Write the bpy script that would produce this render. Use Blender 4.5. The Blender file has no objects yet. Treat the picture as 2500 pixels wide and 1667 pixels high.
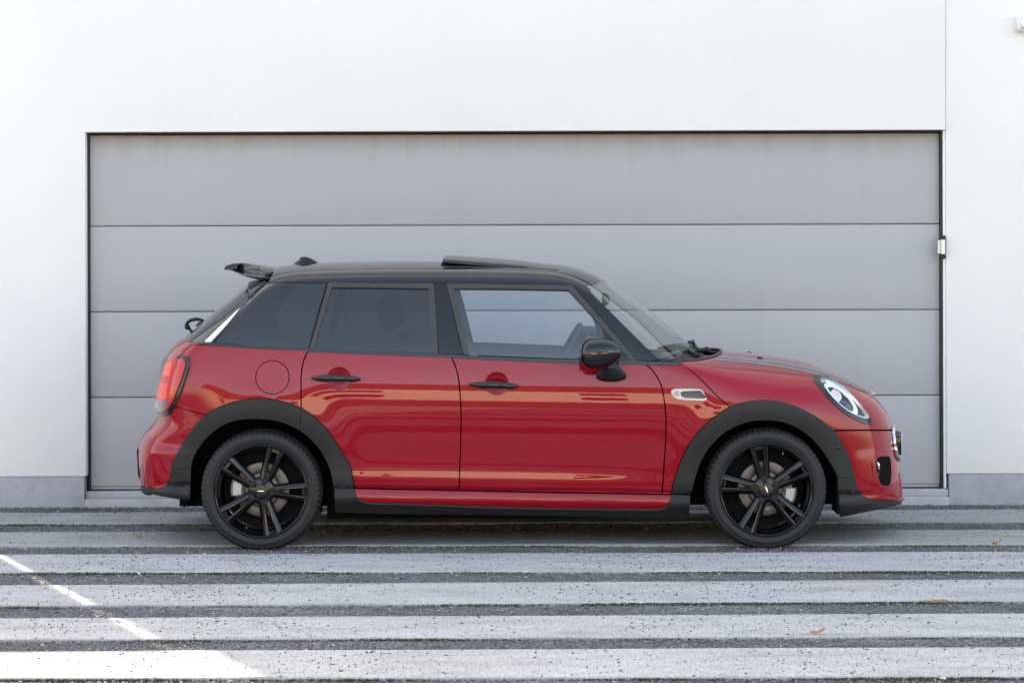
import bpy, bmesh, math, random
import numpy as np
from mathutils import Vector, Matrix
from mathutils.geometry import delaunay_2d_cdt

random.seed(7)
rng = np.random.default_rng(7)
sc = bpy.context.scene
R = math.radians

# ------------------------------------------------------------------ camera
CAM_H, CAM_D, FPX, HORIZON = 1.60, 14.0, 6734.0, 566.0      # metres, metres to the tyre plane, focal length and horizon in photo pixels
ROLL = 0.0028
cam_d = bpy.data.cameras.new('camera')
cam = bpy.data.objects.new('camera', cam_d)
sc.collection.objects.link(cam)
cam.location = (0, -CAM_D, CAM_H)
cam.rotation_euler = (R(90), ROLL, 0)
cam_d.sensor_width = 36.0
cam_d.lens = 36.0 * FPX / 2500.0
cam_d.shift_y = -(833.5 - HORIZON) / 2500.0
cam_d.clip_end = 600
sc.camera = cam

# ------------------------------------------------------------------ daylight
SUN_EL = R(36.0)
SUN_AZ = Vector((-0.372, 0.928))                             # ground direction towards the sun, behind the garage
world = bpy.data.worlds.new('World'); sc.world = world
world.use_nodes = True
wn = world.node_tree.nodes; wl = world.node_tree.links
wn.clear()
w_out = wn.new('ShaderNodeOutputWorld'); w_bg = wn.new('ShaderNodeBackground'); w_sky = wn.new('ShaderNodeTexSky')
w_sky.sky_type = 'NISHITA'; w_sky.sun_disc = False
w_sky.sun_elevation = SUN_EL
w_sky.sun_rotation = math.atan2(SUN_AZ.x, SUN_AZ.y)
w_sky.air_density = 1.0; w_sky.dust_density = 2.5; w_sky.ozone_density = 1.0
w_bg.inputs['Strength'].default_value = 0.13
wl.new(w_sky.outputs[0], w_bg.inputs[0]); wl.new(w_bg.outputs[0], w_out.inputs[0])
sun_d = bpy.data.lights.new('sun', 'SUN'); sun = bpy.data.objects.new('sun', sun_d)
sc.collection.objects.link(sun)
sun_d.energy = 2.3; sun_d.angle = R(0.6); sun_d.color = (1.0, 0.93, 0.83)
ldir = Vector((-SUN_AZ.x * math.cos(SUN_EL), -SUN_AZ.y * math.cos(SUN_EL), -math.sin(SUN_EL)))
sun.rotation_euler = ldir.to_track_quat('-Z', 'Y').to_euler()
sun.location = (-10, 25, 20)
vs = sc.view_settings
vs.view_transform = 'Standard'; vs.look = 'None'; vs.gamma = 1.0; vs.use_curve_mapping = False
vs.exposure = 2.76
vs.use_white_balance = True; vs.white_balance_temperature = 8850; vs.white_balance_tint = 10
sc.cycles.max_bounces = 10; sc.cycles.transparent_max_bounces = 16
sc.cycles.caustics_reflective = False; sc.cycles.caustics_refractive = False

# ------------------------------------------------------------------ materials
def newmat(name):
    m = bpy.data.materials.new(name); m.use_nodes = True
    nt = m.node_tree
    return m, nt, nt.nodes['Principled BSDF']
def simple(name, col, rough=0.5, metal=0.0, coat=0.0, coat_rough=0.03, spec=0.5, emit=None, estr=0.0):
    m, nt, b = newmat(name)
    b.inputs['Base Color'].default_value = (*col, 1); b.inputs['Roughness'].default_value = rough
    b.inputs['Metallic'].default_value = metal; b.inputs['Specular IOR Level'].default_value = spec
    b.inputs['Coat Weight'].default_value = coat; b.inputs['Coat Roughness'].default_value = coat_rough
    if emit:
        b.inputs['Emission Color'].default_value = (*emit, 1); b.inputs['Emission Strength'].default_value = estr
    return m
def N(nt, t, **kw):
    n = nt.nodes.new(t)
    for k, v in kw.items():
        setattr(n, k, v)
    return n
def noise(nt, vec, scale, detail=4, rough=0.55):
    n = N(nt, 'ShaderNodeTexNoise'); n.inputs['Scale'].default_value = scale
    n.inputs['Detail'].default_value = detail; n.inputs['Roughness'].default_value = rough
    if vec is not None: nt.links.new(vec, n.inputs['Vector'])
    return n.outputs[0]
def ramp(nt, fac, stops):
    r = N(nt, 'ShaderNodeValToRGB'); e = r.color_ramp.elements
    while len(e) < len(stops): e.new(0.5)
    for i, (p, c) in enumerate(stops):
        e[i].position = p; e[i].color = (*c, 1) if len(c) == 3 else c
    nt.links.new(fac, r.inputs[0]); return r.outputs[0]
def mix(nt, fac, a, b, mode='MIX'):
    n = N(nt, 'ShaderNodeMix', data_type='RGBA', blend_type=mode)
    for s, v in ((n.inputs[0], fac), (n.inputs[6], a), (n.inputs[7], b)):
        if isinstance(v, bpy.types.NodeSocket): nt.links.new(v, s)
        elif isinstance(v, (int, float)): s.default_value = v
        else: s.default_value = (*v, 1)
    return n.outputs[2]
def mathn(nt, op, a, b=None):
    n = N(nt, 'ShaderNodeMath', operation=op)
    for i, v in enumerate((a, b)):
        if v is None: continue
        if isinstance(v, bpy.types.NodeSocket): nt.links.new(v, n.inputs[i])
        else: n.inputs[i].default_value = v
    return n.outputs[0]
def objco(nt, scale=(1, 1, 1)):
    tc = N(nt, 'ShaderNodeTexCoord'); mp = N(nt, 'ShaderNodeMapping')
    mp.inputs['Scale'].default_value = scale
    nt.links.new(tc.outputs['Object'], mp.inputs[0]); return mp.outputs[0]
def bump(nt, b, h, strength, dist):
    n = N(nt, 'ShaderNodeBump'); n.inputs['Strength'].default_value = strength; n.inputs['Distance'].default_value = dist
    nt.links.new(h, n.inputs['Height']); nt.links.new(n.outputs[0], b.inputs['Normal'])

M = {}
M['red'] = simple('red_paint', (0.28, 0.0034, 0.0125), 0.5, coat=1.0, coat_rough=0.012, spec=0.0)
M['red'].node_tree.nodes['Principled BSDF'].inputs['Coat IOR'].default_value = 1.45
M['gloss'] = simple('gloss_black', (0.006, 0.0065, 0.008), 0.03)
M['roofm'] = simple('black_roof_paint', (0.008, 0.008, 0.010), 0.06)
M['rim'] = simple('black_rim', (0.0035, 0.0035, 0.004), 0.06)
M['frame'] = simple('matte_window_frame', (0.034, 0.030, 0.028), 0.42)
M['dark'] = simple('dark_void', (0.004, 0.004, 0.004), 0.9, spec=0.1)
M['well'] = simple('wheel_well', (0.010, 0.0095, 0.009), 0.95, spec=0.15)
M['cabin'] = simple('cabin_trim', (0.03, 0.03, 0.032), 0.75)
M['seat'] = simple('seat_cloth', (0.022, 0.022, 0.025), 0.9)
M['headliner'] = simple('headliner', (0.09, 0.09, 0.09), 0.9)
M['chrome'] = simple('chrome', (0.75, 0.75, 0.77), 0.12, metal=1.0)
M['satin'] = simple('satin_silver', (0.55, 0.56, 0.58), 0.28, metal=0.9)
M['satin_dark'] = simple('satin_trim', (0.52, 0.53, 0.55), 0.25)
M['disc'] = simple('brake_disc', (0.12, 0.115, 0.11), 0.45, metal=0.9)
M['caliper'] = simple('caliper', (0.42, 0.42, 0.42), 0.5, metal=0.5)
M['white'] = simple('white_plastic', (0.75, 0.75, 0.76), 0.4)
M['line'] = simple('white_pinstripe', (0.26, 0.25, 0.25), 0.4)
M['stripe'] = simple('black_stripe', (0.035, 0.037, 0.042), 0.35, coat=0.6, coat_rough=0.1)
M['lampwhite'] = simple('lamp_ring', (0.85, 0.88, 0.92), 0.15)
M['reflector'] = simple('lamp_reflector', (0.35, 0.42, 0.62), 0.08, metal=1.0)
M['lampdark'] = simple('lamp_bezel', (0.03, 0.032, 0.04), 0.15)
M['capred'] = simple('cap_dark_red', (0.020, 0.008, 0.007), 0.3)
M['amber'] = simple('amber_lens', (0.75, 0.10, 0.03), 0.12, coat=1.0)
M['tail'] = simple('red_lens', (0.48, 0.011, 0.014), 0.12)
M['tailbright'] = simple('bright_red_lens', (0.85, 0.060, 0.030), 0.16)
M['taildark'] = simple('smoked_lens', (0.11, 0.010, 0.012), 0.10, coat=1.0)
M['clearlens'] = simple('clear_lens', (0.36, 0.30, 0.30), 0.2)

def clad_mat():
    m, nt, b = newmat('grained_plastic')
    v = objco(nt)
    n = noise(nt, v, 4, 3)
    nt.links.new(mix(nt, n, (0.009, 0.0092, 0.0098), (0.0145, 0.015, 0.0157)), b.inputs['Base Color'])
    b.inputs['Roughness'].default_value = 0.50; b.inputs['Specular IOR Level'].default_value = 0.34
    bump(nt, b, noise(nt, v, 900, 1), 0.15, 0.0006)
    return m
M['clad'] = clad_mat()
def tyre_mat():
    m, nt, b = newmat('tyre_rubber')
    v = objco(nt)
    n = noise(nt, v, 9, 5)
    nt.links.new(mix(nt, n, (0.007, 0.007, 0.0075), (0.015, 0.015, 0.016)), b.inputs['Base Color'])
    b.inputs['Roughness'].default_value = 0.6; b.inputs['Specular IOR Level'].default_value = 0.4
    return m
M['tyre'] = tyre_mat()
def glass_mat(name, tint, f0=0.05):
    m = bpy.data.materials.new(name); m.use_nodes = True
    nt = m.node_tree; nt.nodes.clear()
    o = nt.nodes.new('ShaderNodeOutputMaterial'); mx = nt.nodes.new('ShaderNodeMixShader')
    t = nt.nodes.new('ShaderNodeBsdfTransparent'); g = nt.nodes.new('ShaderNodeBsdfGlossy')
    t.inputs[0].default_value = (*tint, 1); g.inputs[0].default_value = (1, 1, 1, 1); g.inputs['Roughness'].default_value = 0
    ge = nt.nodes.new('ShaderNodeNewGeometry'); dp = nt.nodes.new('ShaderNodeVectorMath'); dp.operation = 'DOT_PRODUCT'
    nt.links.new(ge.outputs['Normal'], dp.inputs[0]); nt.links.new(ge.outputs['Incoming'], dp.inputs[1])
    c = mathn(nt, 'SUBTRACT', 1.0, mathn(nt, 'ABSOLUTE', dp.outputs['Value']))
    f = mathn(nt, 'ADD', mathn(nt, 'MULTIPLY', mathn(nt, 'POWER', c, 5.0), 1 - f0), f0)
    nt.links.new(f, mx.inputs[0]); nt.links.new(t.outputs[0], mx.inputs[1]); nt.links.new(g.outputs[0], mx.inputs[2])
    nt.links.new(mx.outputs[0], o.inputs[0])
    return m
M['glass'] = glass_mat('clear_glass', (0.88, 0.92, 0.93), 0.095)
M['wsglass'] = glass_mat('windscreen_glass', (0.86, 0.92, 0.90), 0.06)
M['privacy'] = glass_mat('privacy_glass', (0.16, 0.18, 0.20), 0.07)
M['lens'] = glass_mat('lamp_lens', (0.95, 0.96, 0.98), 0.05)

def wall_mat():
    m, nt, b = newmat('white_render')
    v = objco(nt)
    a = noise(nt, v, 1.2, 5); c = noise(nt, v, 30, 4)
    col = mix(nt, mathn(nt, 'MULTIPLY', ramp(nt, c, [(0.62, (0, 0, 0)), (0.8, (1, 1, 1))]), 0.35),
              ramp(nt, a, [(0.3, (0.80, 0.778, 0.77)), (0.7, (0.83, 0.808, 0.797))]), (0.70, 0.69, 0.67))
    nt.links.new(col, b.inputs['Base Color'])
    b.inputs['Roughness'].default_value = 0.85; b.inputs['Specular IOR Level'].default_value = 0.2
    bump(nt, b, noise(nt, v, 160, 3), 0.35, 0.003)
    return m
M['wall'] = wall_mat()
def plinth_mat():
    m, nt, b = newmat('grey_plinth')
    v = objco(nt)
    a = noise(nt, v, 5, 6, 0.65)
    nt.links.new(ramp(nt, a, [(0.28, (0.29, 0.295, 0.315)), (0.55, (0.38, 0.385, 0.415)), (0.75, (0.31, 0.31, 0.315))]), b.inputs['Base Color'])
    b.inputs['Roughness'].default_value = 0.85
    bump(nt, b, noise(nt, v, 90, 4), 0.3, 0.003)
    return m
M['plinth'] = plinth_mat()
def door_mat():
    m, nt, b = newmat('grey_door_panel')
    v = objco(nt)
    tc = N(nt, 'ShaderNodeTexCoord'); sp = N(nt, 'ShaderNodeSeparateXYZ'); nt.links.new(tc.outputs['Object'], sp.inputs[0])
    z = sp.outputs[2]
    streak = noise(nt, objco(nt, (9, 1, 0.55)), 1.0, 5, 0.6)
    fine = noise(nt, v, 2.2, 4)
    base = mix(nt, fine, (0.372, 0.367, 0.380), (0.402, 0.396, 0.408))
    # dust washed down from the lintel: a brown stain on the top panel that fades over its first hand's breadth
    zz = mathn(nt, 'ADD', z, mathn(nt, 'MULTIPLY', streak, 0.22))
    mr = N(nt, 'ShaderNodeMapRange'); mr.inputs[1].default_value = 2.11; mr.inputs[2].default_value = 2.34
    nt.links.new(zz, mr.inputs[0])
    st = mathn(nt, 'MULTIPLY', mathn(nt, 'POWER', mr.outputs[0], 1.6), 0.75)
    col = mix(nt, st, base, (0.285, 0.25, 0.195))
    sk = ramp(nt, streak, [(0.58, (0, 0, 0)), (0.72, (1, 1, 1))])
    col = mix(nt, mathn(nt, 'MULTIPLY', sk, 0.10), col, (0.24, 0.22, 0.19))
    nt.links.new(col, b.inputs['Base Color'])
    b.inputs['Roughness'].default_value = 0.6; b.inputs['Specular IOR Level'].default_value = 0.3
    bump(nt, b, noise(nt, objco(nt, (1, 1, 1)), 260, 2), 0.08, 0.001)
    return m
M['door'] = door_mat()
M['seal'] = simple('rubber_seal', (0.022, 0.022, 0.022), 0.7)
M['rail'] = simple('bottom_rail', (0.30, 0.30, 0.31), 0.45)

def slab_mat(name='concrete_strip', brown_mix=0.0):
    m, nt, b = newmat(name)
    v = objco(nt)
    a = noise(nt, objco(nt, (1.0, 3.2, 3)), 1.7, 7, 0.68)
    g = noise(nt, objco(nt, (2.4, 26, 20)), 4.0, 8, 0.78)
    s = noise(nt, objco(nt, (1, .30, 1)), 36, 8, 0.85)          # grain stretched across the strip, shade of small bumps put into its colour
    s2 = noise(nt, objco(nt, (1, .11, 1)), 120, 4, 0.85)
    col = ramp(nt, a, [(0.30, (0.28, 0.273, 0.267)), (0.5, (0.392, 0.388, 0.388)), (0.70, (0.470, 0.468, 0.472))])
    col = mix(nt, mathn(nt, 'MULTIPLY', ramp(nt, g, [(0.46, (0, 0, 0)), (0.60, (1, 1, 1))]), 0.50), col, (0.27, 0.262, 0.255))
    col = mix(nt, mathn(nt, 'MULTIPLY', ramp(nt, s, [(0.38, (1, 1, 1)), (0.50, (0, 0, 0))]), 0.50), col, (0.235, 0.23, 0.225))
    col = mix(nt, mathn(nt, 'MULTIPLY', ramp(nt, s2, [(0.37, (1, 1, 1)), (0.47, (0, 0, 0))]), 0.42), col, (0.12, 0.118, 0.116))
    col = mix(nt, mathn(nt, 'MULTIPLY', ramp(nt, s2, [(0.52, (0, 0, 0)), (0.62, (1, 1, 1))]), 0.34), col, (0.62, 0.625, 0.635))
    st = noise(nt, objco(nt, (0.8, 2.6, 1)), 2.4, 6, 0.62)
    col = mix(nt, mathn(nt, 'MULTIPLY', ramp(nt, st, [(0.54, (0, 0, 0)), (0.72, (1, 1, 1))]), 0.55), col, (0.20, 0.187, 0.17))
    col = mix(nt, brown_mix, col, (0.20, 0.185, 0.165))
    nt.links.new(col, b.inputs['Base Color'])
    b.inputs['Roughness'].default_value = 0.9; b.inputs['Specular IOR Level'].default_value = 0.2
    h = mathn(nt, 'ADD', mathn(nt, 'MULTIPLY', s2, 0.7), mathn(nt, 'MULTIPLY', g, 0.5))
    bump(nt, b, h, 0.6, 0.005)
    return m
M['slab'] = slab_mat()
M['slab_brown'] = slab_mat('browner_concrete_strip', 0.34)  # darker, browner mix for the two strips nearest the wall
def gravel_mat(name, lo, hi):
    m, nt, b = newmat(name)
    oi = N(nt, 'ShaderNodeNewGeometry')
    v = objco(nt)
    a = noise(nt, v, 170, 2, 0.7); c = noise(nt, v, 1.7, 5)
    col = mix(nt, ramp(nt, a, [(0.3, (0, 0, 0)), (0.72, (1, 1, 1))]), lo, hi)
    col = mix(nt, mathn(nt, 'MULTIPLY', ramp(nt, c, [(0.45, (0, 0, 0)), (0.7, (1, 1, 1))]), 0.45), col, (0.075, 0.068, 0.058))
    nt.links.new(col, b.inputs['Base Color'])
    b.inputs['Roughness'].default_value = 0.85; b.inputs['Specular IOR Level'].default_value = 0.3
    bump(nt, b, a, 0.7, 0.006)
    return m
M['gravelbed'] = gravel_mat('gravel_bed', (0.10, 0.102, 0.11), (0.19, 0.193, 0.207))
def pebble_mat():
    m, nt, b = newmat('gravel_pebbles')
    g = N(nt, 'ShaderNodeNewGeometry')
    col = ramp(nt, g.outputs['Random Per Island'], [(0.0, (0.085, 0.086, 0.092)), (0.45, (0.135, 0.137, 0.148)), (0.86, (0.195, 0.198, 0.213)), (0.975, (0.30, 0.30, 0.31)), (1.0, (0.62, 0.61, 0.59))])
    c = noise(nt, objco(nt), 1.7, 5)
    col = mix(nt, mathn(nt, 'MULTIPLY', ramp(nt, c, [(0.45, (0, 0, 0)), (0.7, (1, 1, 1))]), 0.40), col, (0.075, 0.068, 0.058))
    nt.links.new(col, b.inputs['Base Color']); b.inputs['Roughness'].default_value = 0.75
    return m
M['pebble'] = pebble_mat()
M['chip'] = simple('dark_stone_chip', (0.055, 0.056, 0.060), 0.8)
def moss_mat():
    m, nt, b = newmat('moss')
    g = N(nt, 'ShaderNodeNewGeometry')
    col = ramp(nt, g.outputs['Random Per Island'], [(0.0, (0.040, 0.036, 0.022)), (0.5, (0.070, 0.070, 0.032)), (0.85, (0.095, 0.105, 0.036)), (1.0, (0.15, 0.16, 0.065))])
    nt.links.new(col, b.inputs['Base Color']); b.inputs['Roughness'].default_value = 0.9
    return m
M['moss'] = moss_mat()
def leaf_mat(name, a, bcol):
    m, nt, b = newmat(name)
    n = noise(nt, objco(nt), 60, 4)
    nt.links.new(mix(nt, n, a, bcol), b.inputs['Base Color']); b.inputs['Roughness'].default_value = 0.75
    return m
M['leaf_tan'] = leaf_mat('tan_leaf', (0.30, 0.19, 0.08), (0.42, 0.29, 0.14))
M['leaf_rust'] = leaf_mat('rust_leaf', (0.24, 0.095, 0.045), (0.33, 0.16, 0.085))
M['leaf_orange'] = leaf_mat('orange_leaf', (0.42, 0.20, 0.06), (0.50, 0.29, 0.10))
M['leaf_yellow'] = leaf_mat('yellow_leaf', (0.50, 0.46, 0.16), (0.58, 0.52, 0.28))
M['leaf_pale'] = leaf_mat('pale_leaf', (0.45, 0.38, 0.30), (0.55, 0.48, 0.38))
M['straw'] = leaf_mat('dry_straw', (0.30, 0.21, 0.11), (0.42, 0.30, 0.17))
M['asphalt'] = gravel_mat('asphalt', (0.06, 0.06, 0.06), (0.10, 0.10, 0.10))
M['pave'] = gravel_mat('pale_paving', (0.34, 0.33, 0.31), (0.42, 0.41, 0.39))

# ------------------------------------------------------------------ mesh helpers
COL = sc.collection
def mesh_obj(name, verts, faces, mat, parent=None, smooth=True, normals=None, loc=None, mats=None, fmat=None):
    me = bpy.data.meshes.new(name)
    me.from_pydata([tuple(map(float, v)) for v in verts], [], [tuple(int(i) for i in f) for f in faces])
    me.update()
    if mats:
        for m in mats: me.materials.append(m)
        if fmat is not None: me.polygons.foreach_set('material_index', fmat)
    elif mat: me.materials.append(mat)
    me.polygons.foreach_set('use_smooth', [smooth] * len(me.polygons))
    if normals is not None:
        me.normals_split_custom_set_from_vertices([tuple(map(float, n)) for n in normals])
    ob = bpy.data.objects.new(name, me)
    COL.objects.link(ob)
    if parent: ob.parent = parent
    if loc is not None: ob.location = loc
    return ob
def auto_smooth(ob, ang=35):
    me = ob.data
    me.polygons.foreach_set('use_smooth', [True] * len(me.polygons))
    try: me.set_sharp_from_angle(angle=R(ang))
    except Exception: pass
    return ob
def empty(name, loc=(0, 0, 0), parent=None):
    o = bpy.data.objects.new(name, None); COL.objects.link(o); o.location = loc; o.empty_display_size = 0.1
    if parent: o.parent = parent
    return o
def tag(o, label=None, cat=None, group=None, kind=None):
    if label: o['label'] = label
    if cat: o['category'] = cat
    if group: o['group'] = group
    if kind: o['kind'] = kind
    return o
class MB:
    def __init__(s): s.v = []; s.f = []
    def add(s, v, f):
        n = len(s.v); s.v += [tuple(map(float, p)) for p in v]; s.f += [tuple(i + n for i in q) for q in f]; return s
    def box(s, lo, hi):
        x0, y0, z0 = lo; x1, y1, z1 = hi
        return s.add([(x0, y0, z0), (x1, y0, z0), (x1, y1, z0), (x0, y1, z0), (x0, y0, z1), (x1, y0, z1), (x1, y1, z1), (x0, y1, z1)],
                     [(0, 3, 2, 1), (4, 5, 6, 7), (0, 1, 5, 4), (1, 2, 6, 5), (2, 3, 7, 6), (3, 0, 4, 7)])
    def loft(s, rings, cap=True, closed=True):
        n = len(rings[0]); v = [p for r in rings for p in r]; f = []
        for i in range(len(rings) - 1):
            for j in range(n if closed else n - 1):
                k = (j + 1) % n
                f.append((i * n + j, i * n + k, (i + 1) * n + k, (i + 1) * n + j))
        if cap:
            f.append(tuple(range(n - 1, -1, -1))); f.append(tuple(range((len(rings) - 1) * n, len(rings) * n)))
        return s.add(v, f)
    def tube(s, path, rad, n=8, flat=1.0):
        path = [Vector(p) for p in path]; rings = []
        rad = rad if hasattr(rad, '__len__') else [rad] * len(path)
        up = Vector((0, 0, 1))
        for i, p in enumerate(path):
            t = (path[min(i + 1, len(path) - 1)] - path[max(i - 1, 0)]).normalized()
            a = t.cross(up)
            if a.length < 1e-3: a = t.cross(Vector((0, 1, 0)))
            a.normalize(); b = a.cross(t)
            rings.append([p + a * math.cos(2 * math.pi * k / n) * rad[i] + b * math.sin(2 * math.pi * k / n) * rad[i] * flat for k in range(n)])
        return s.loft(rings)
    def lathe_y(s, prof, n=64, center=(0, 0, 0)):
        # prof: list of (r, y); axis along y
        v = []; f = []; m = len(prof)
        for i in range(n):
            a = 2 * math.pi * i / n
            for (r, y) in prof: v.append((center[0] + r * math.cos(a), center[1] + y, center[2] + r * math.sin(a)))
        for i in range(n):
            k = (i + 1) % n
            for j in range(m - 1): f.append((i * m + j, k * m + j, k * m + j + 1, i * m + j + 1))
        return s.add(v, f)
    def obj(s, name, mat, parent=None, smooth=True, loc=None, ang=None, bevel=None):
        o = mesh_obj(name, s.v, s.f, mat, parent, smooth, loc=loc)
        bm = bmesh.new(); bm.from_mesh(o.data)
        bmesh.ops.recalc_face_normals(bm, faces=bm.faces)
        if bevel: bmesh.ops.bevel(bm, geom=bm.edges[:], offset=bevel, segments=2, affect='EDGES', profile=0.5)
        bm.to_mesh(o.data); bm.free()
        if ang is not None: auto_smooth(o, ang)
        return o
def mirrored(ob, parent=None):
    me = ob.data.copy()
    n = len(me.vertices); co = np.empty(n * 3); me.vertices.foreach_get('co', co)
    co = co.reshape(-1, 3); co[:, 1] *= -1; me.vertices.foreach_set('co', co.ravel())
    nrm = None
    me.flip_normals()
    o = bpy.data.objects.new(ob.name.split('.')[0], me); COL.objects.link(o)
    o.location = (ob.location.x, -ob.location.y, ob.location.z)
    if parent: o.parent = parent
    return o
def spline(xs, ys, n=4000):
    xs = np.array(xs, float); ys = np.array(ys, float); m = len(xs); h = np.diff(xs)
    A = np.zeros((m, m)); r = np.zeros(m); A[0, 0] = A[-1, -1] = 1
    for i in range(1, m - 1):
        A[i, i - 1] = h[i - 1]; A[i, i] = 2 * (h[i - 1] + h[i]); A[i, i + 1] = h[i]
        r[i] = 6 * ((ys[i + 1] - ys[i]) / h[i] - (ys[i] - ys[i - 1]) / h[i - 1])
    k = np.linalg.solve(A, r)
    X = np.linspace(xs[0], xs[-1], n); j = np.clip(np.searchsorted(xs, X) - 1, 0, m - 2)
    a = xs[j + 1] - X; b = X - xs[j]; H = h[j]
    Y = k[j] * a**3 / (6 * H) + k[j + 1] * b**3 / (6 * H) + (ys[j] / H - k[j] * H / 6) * a + (ys[j + 1] / H - k[j + 1] * H / 6) * b
    s0 = (Y[1] - Y[0]) / (X[1] - X[0]); s1 = (Y[-1] - Y[-2]) / (X[-1] - X[-2])
    def fn(x):
        x = np.asarray(x, float); y = np.interp(x, X, Y)
        return y + np.where(x < X[0], (x - X[0]) * s0, 0) + np.where(x > X[-1], (x - X[-1]) * s1, 0)
    return fn

# ------------------------------------------------------------------ the car's shape as two smooth solids (metres; x forward, y across, z up)
CY = 0.853                                   # car centre line in the world
def smax(a, b, k):
    h = np.maximum(k - np.abs(a - b), 0) / k
    return np.maximum(a, b) + h**3 * k / 6
W_z = spline([.10, .16, .20, .225, .243, .258, .272, .284, .297, .315, .34, .365, .385, .41, .45, .50, .56, .62, .68, .73, .78, .82, .86, .92, .98, 1.04],
             [.740, .775, .799, .8135, .8150, .8110, .8055, .8015, .8115, .8160, .8188, .8202, .8212, .8226, .8255, .8304, .8368, .8424, .8462, .8472, .8452, .8408, .8350, .8245, .8120, .7975])
T_x = spline([-2.05, -1.95, -1.85, -1.7, -1.5, -1.25, -.9, -.4, .3, .9, 1.2, 1.4, 1.6, 1.8, 2.0, 2.15],
             [.26, .185, .125, .068, .028, .008, .001, 0, 0, .003, .012, .028, .058, .105, .175, .25])
zc = spline([-2.1, -1.7, -1.0, 0, .7, .95, 1.128, 1.30, 1.463, 1.561, 1.641, 1.725, 1.823, 1.92, 1.99, 2.06, 2.15],
            [1.075, 1.07, 1.06, 1.02, .985, .968, .957, .942, .920, .903, .878, .845, .799, .748, .700, .635, .53])
crown = spline([-2.1, .6, .9, 1.15, 1.6, 2.1], [0, 0, .03, .055, .06, .05])
kt_x = spline([-2.1, .5, .8, 1.15, 1.4, 2.1], [.05, .05, .07, .15, .20, .20])
xf_z = spline([.10, .2, .3, .4, .5, .575, .65, .75, .9], [2.068, 2.078, 2.074, 2.062, 2.048, 2.037, 2.022, 1.992, 1.94])
xr_z = spline([.10, .2, .258, .33, .40, .486, .53, .573, .612, .65, .705, .80, .863, .93, .98, 1.02, 1.07],
              [-1.93, -1.955, -1.967, -1.980, -1.986, -1.983, -1.965, -1.932, -1.898, -1.888, -1.890, -1.882, -1.868, -1.845, -1.82, -1.785, -1.72])
DIMPLES = [(-0.881, 0.859), (-0.079, 0.831)]
def f1(p):
    x, y, z = p[..., 0], np.abs(p[..., 1]), p[..., 2]
    zz = z + 0.018 * x
    w = W_z(zz) - T_x(x)
    w = w + .0074 * np.exp(-((zz - .322) / .048)**2) * np.clip(1 - ((x + .12) / .92)**4, 0, 1)
    for (dx, dz) in DIMPLES:
        r2 = ((x - dx) / .060)**2 + ((z - dz) / .056)**2
        w = w - .030 * np.maximum(1 - r2, 0)
    # a shelf runs round both bumpers
    st = lambda t: np.clip(t, 0, 1)**2 * (3 - 2 * np.clip(t, 0, 1))
    w = w + .018 * st((.525 - z) / .06) * st((-1.58 - x) / .22) + .020 * st((.485 - z) / .06) * st((x - 1.72) / .14)
    # the wheel arches flare a little
    for ax in (-1.279, 1.289):
        rr = np.sqrt((x - ax)**2 + (z - .31)**2)
        w = w + .012 * np.exp(-((rr - .40) / .10)**2)
    a = y - w
    s = (zc(x + .01) - zc(x - .01)) / .02
    b = (z - (zc(x) - crown(x) * (y / .75)**2 - .35 * crown(x) * (y / .75)**4)) / np.sqrt(1 + s * s)
    c = x - (xf_z(z) - .13 * (y / .7)**2 - .13 * (y / .7)**4)
    d = (xr_z(z) + .055 * (y / .7)**2 + .06 * (y / .7)**4) - x
    f = smax(a, c, .16); f = smax(f, d, .09)
    return smax(f, b, kt_x(x))
G_z = spline([.80, .93, 1.0, 1.1, 1.25, 1.38, 1.5], [.838, .809, .788, .750, .686, .618, .545])
Tg_x = spline([-1.9, -1.6, -1.3, -.8, 0, .5, .9, 1.1], [.09, .052, .024, .004, 0, .008, .03, .055])
zr = spline([-1.9, -1.275, -1.039, -.668, -.37, 0, .278, .419, .505, .7], [1.36, 1.418, 1.433, 1.441, 1.441, 1.435, 1.417, 1.387, 1.352, 1.23])
xw = spline([.80, 1.011, 1.0907, 1.177, 1.2475, 1.338, 1.45], [1.205, .934, .84, .738, .638, .512, .345])
xh = spline([.80, 1.0228, 1.15, 1.3194, 1.45], [-2.02, -1.773, -1.628, -1.4226, -1.262])
def f2(p):
    x, y, z = p[..., 0], np.abs(p[..., 1]), p[..., 2]
    a = y - (G_z(z + .018 * x) - Tg_x(x))
    b = z - (zr(x) - .042 * (y / .6)**2 - .008 * (y / .6)**4)
    c = (x - (xw(z) - .36 * y**2 - .08 * y**4)) / 1.6
    d = ((xh(z) + .30 * y**2 + .10 * y**4) - x) / 1.55
    f = smax(a, c, .05); f = smax(f, d, .06)
    return smax(f, b, .10)
def grad(f, p, e=0.0015):
    g = np.stack([f(p + np.eye(3)[i] * e) - f(p - np.eye(3)[i] * e) for i in range(3)], -1)
    return g / np.linalg.norm(g, axis=-1, keepdims=True)
CAM_L = np.array([0, -CAM_D - CY, CAM_H])
def px_dir(px):
    px = np.asarray(px, float)
    dx = px[..., 0] - 1250; dy = px[..., 1] - 833.5
    ux = dx - ROLL * dy; uy = dy + ROLL * dx
    return np.stack([ux / FPX, np.ones_like(ux), -(uy + 833.5 - HORIZON) / FPX], -1)
def to_px(p):
    p = np.asarray(p, float) - CAM_L
    ux = p[..., 0] / p[..., 1] * FPX; uy = -p[..., 2] / p[..., 1] * FPX - (833.5 - HORIZON)
    return np.stack([1250 + ux + ROLL * uy, 833.5 + uy - ROLL * ux], -1)
def at(px, y):                                # photo pixel at car-frame depth y -> point
    d = px_dir(px); t = (y - CAM_L[1])
    return CAM_L + d * t
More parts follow.
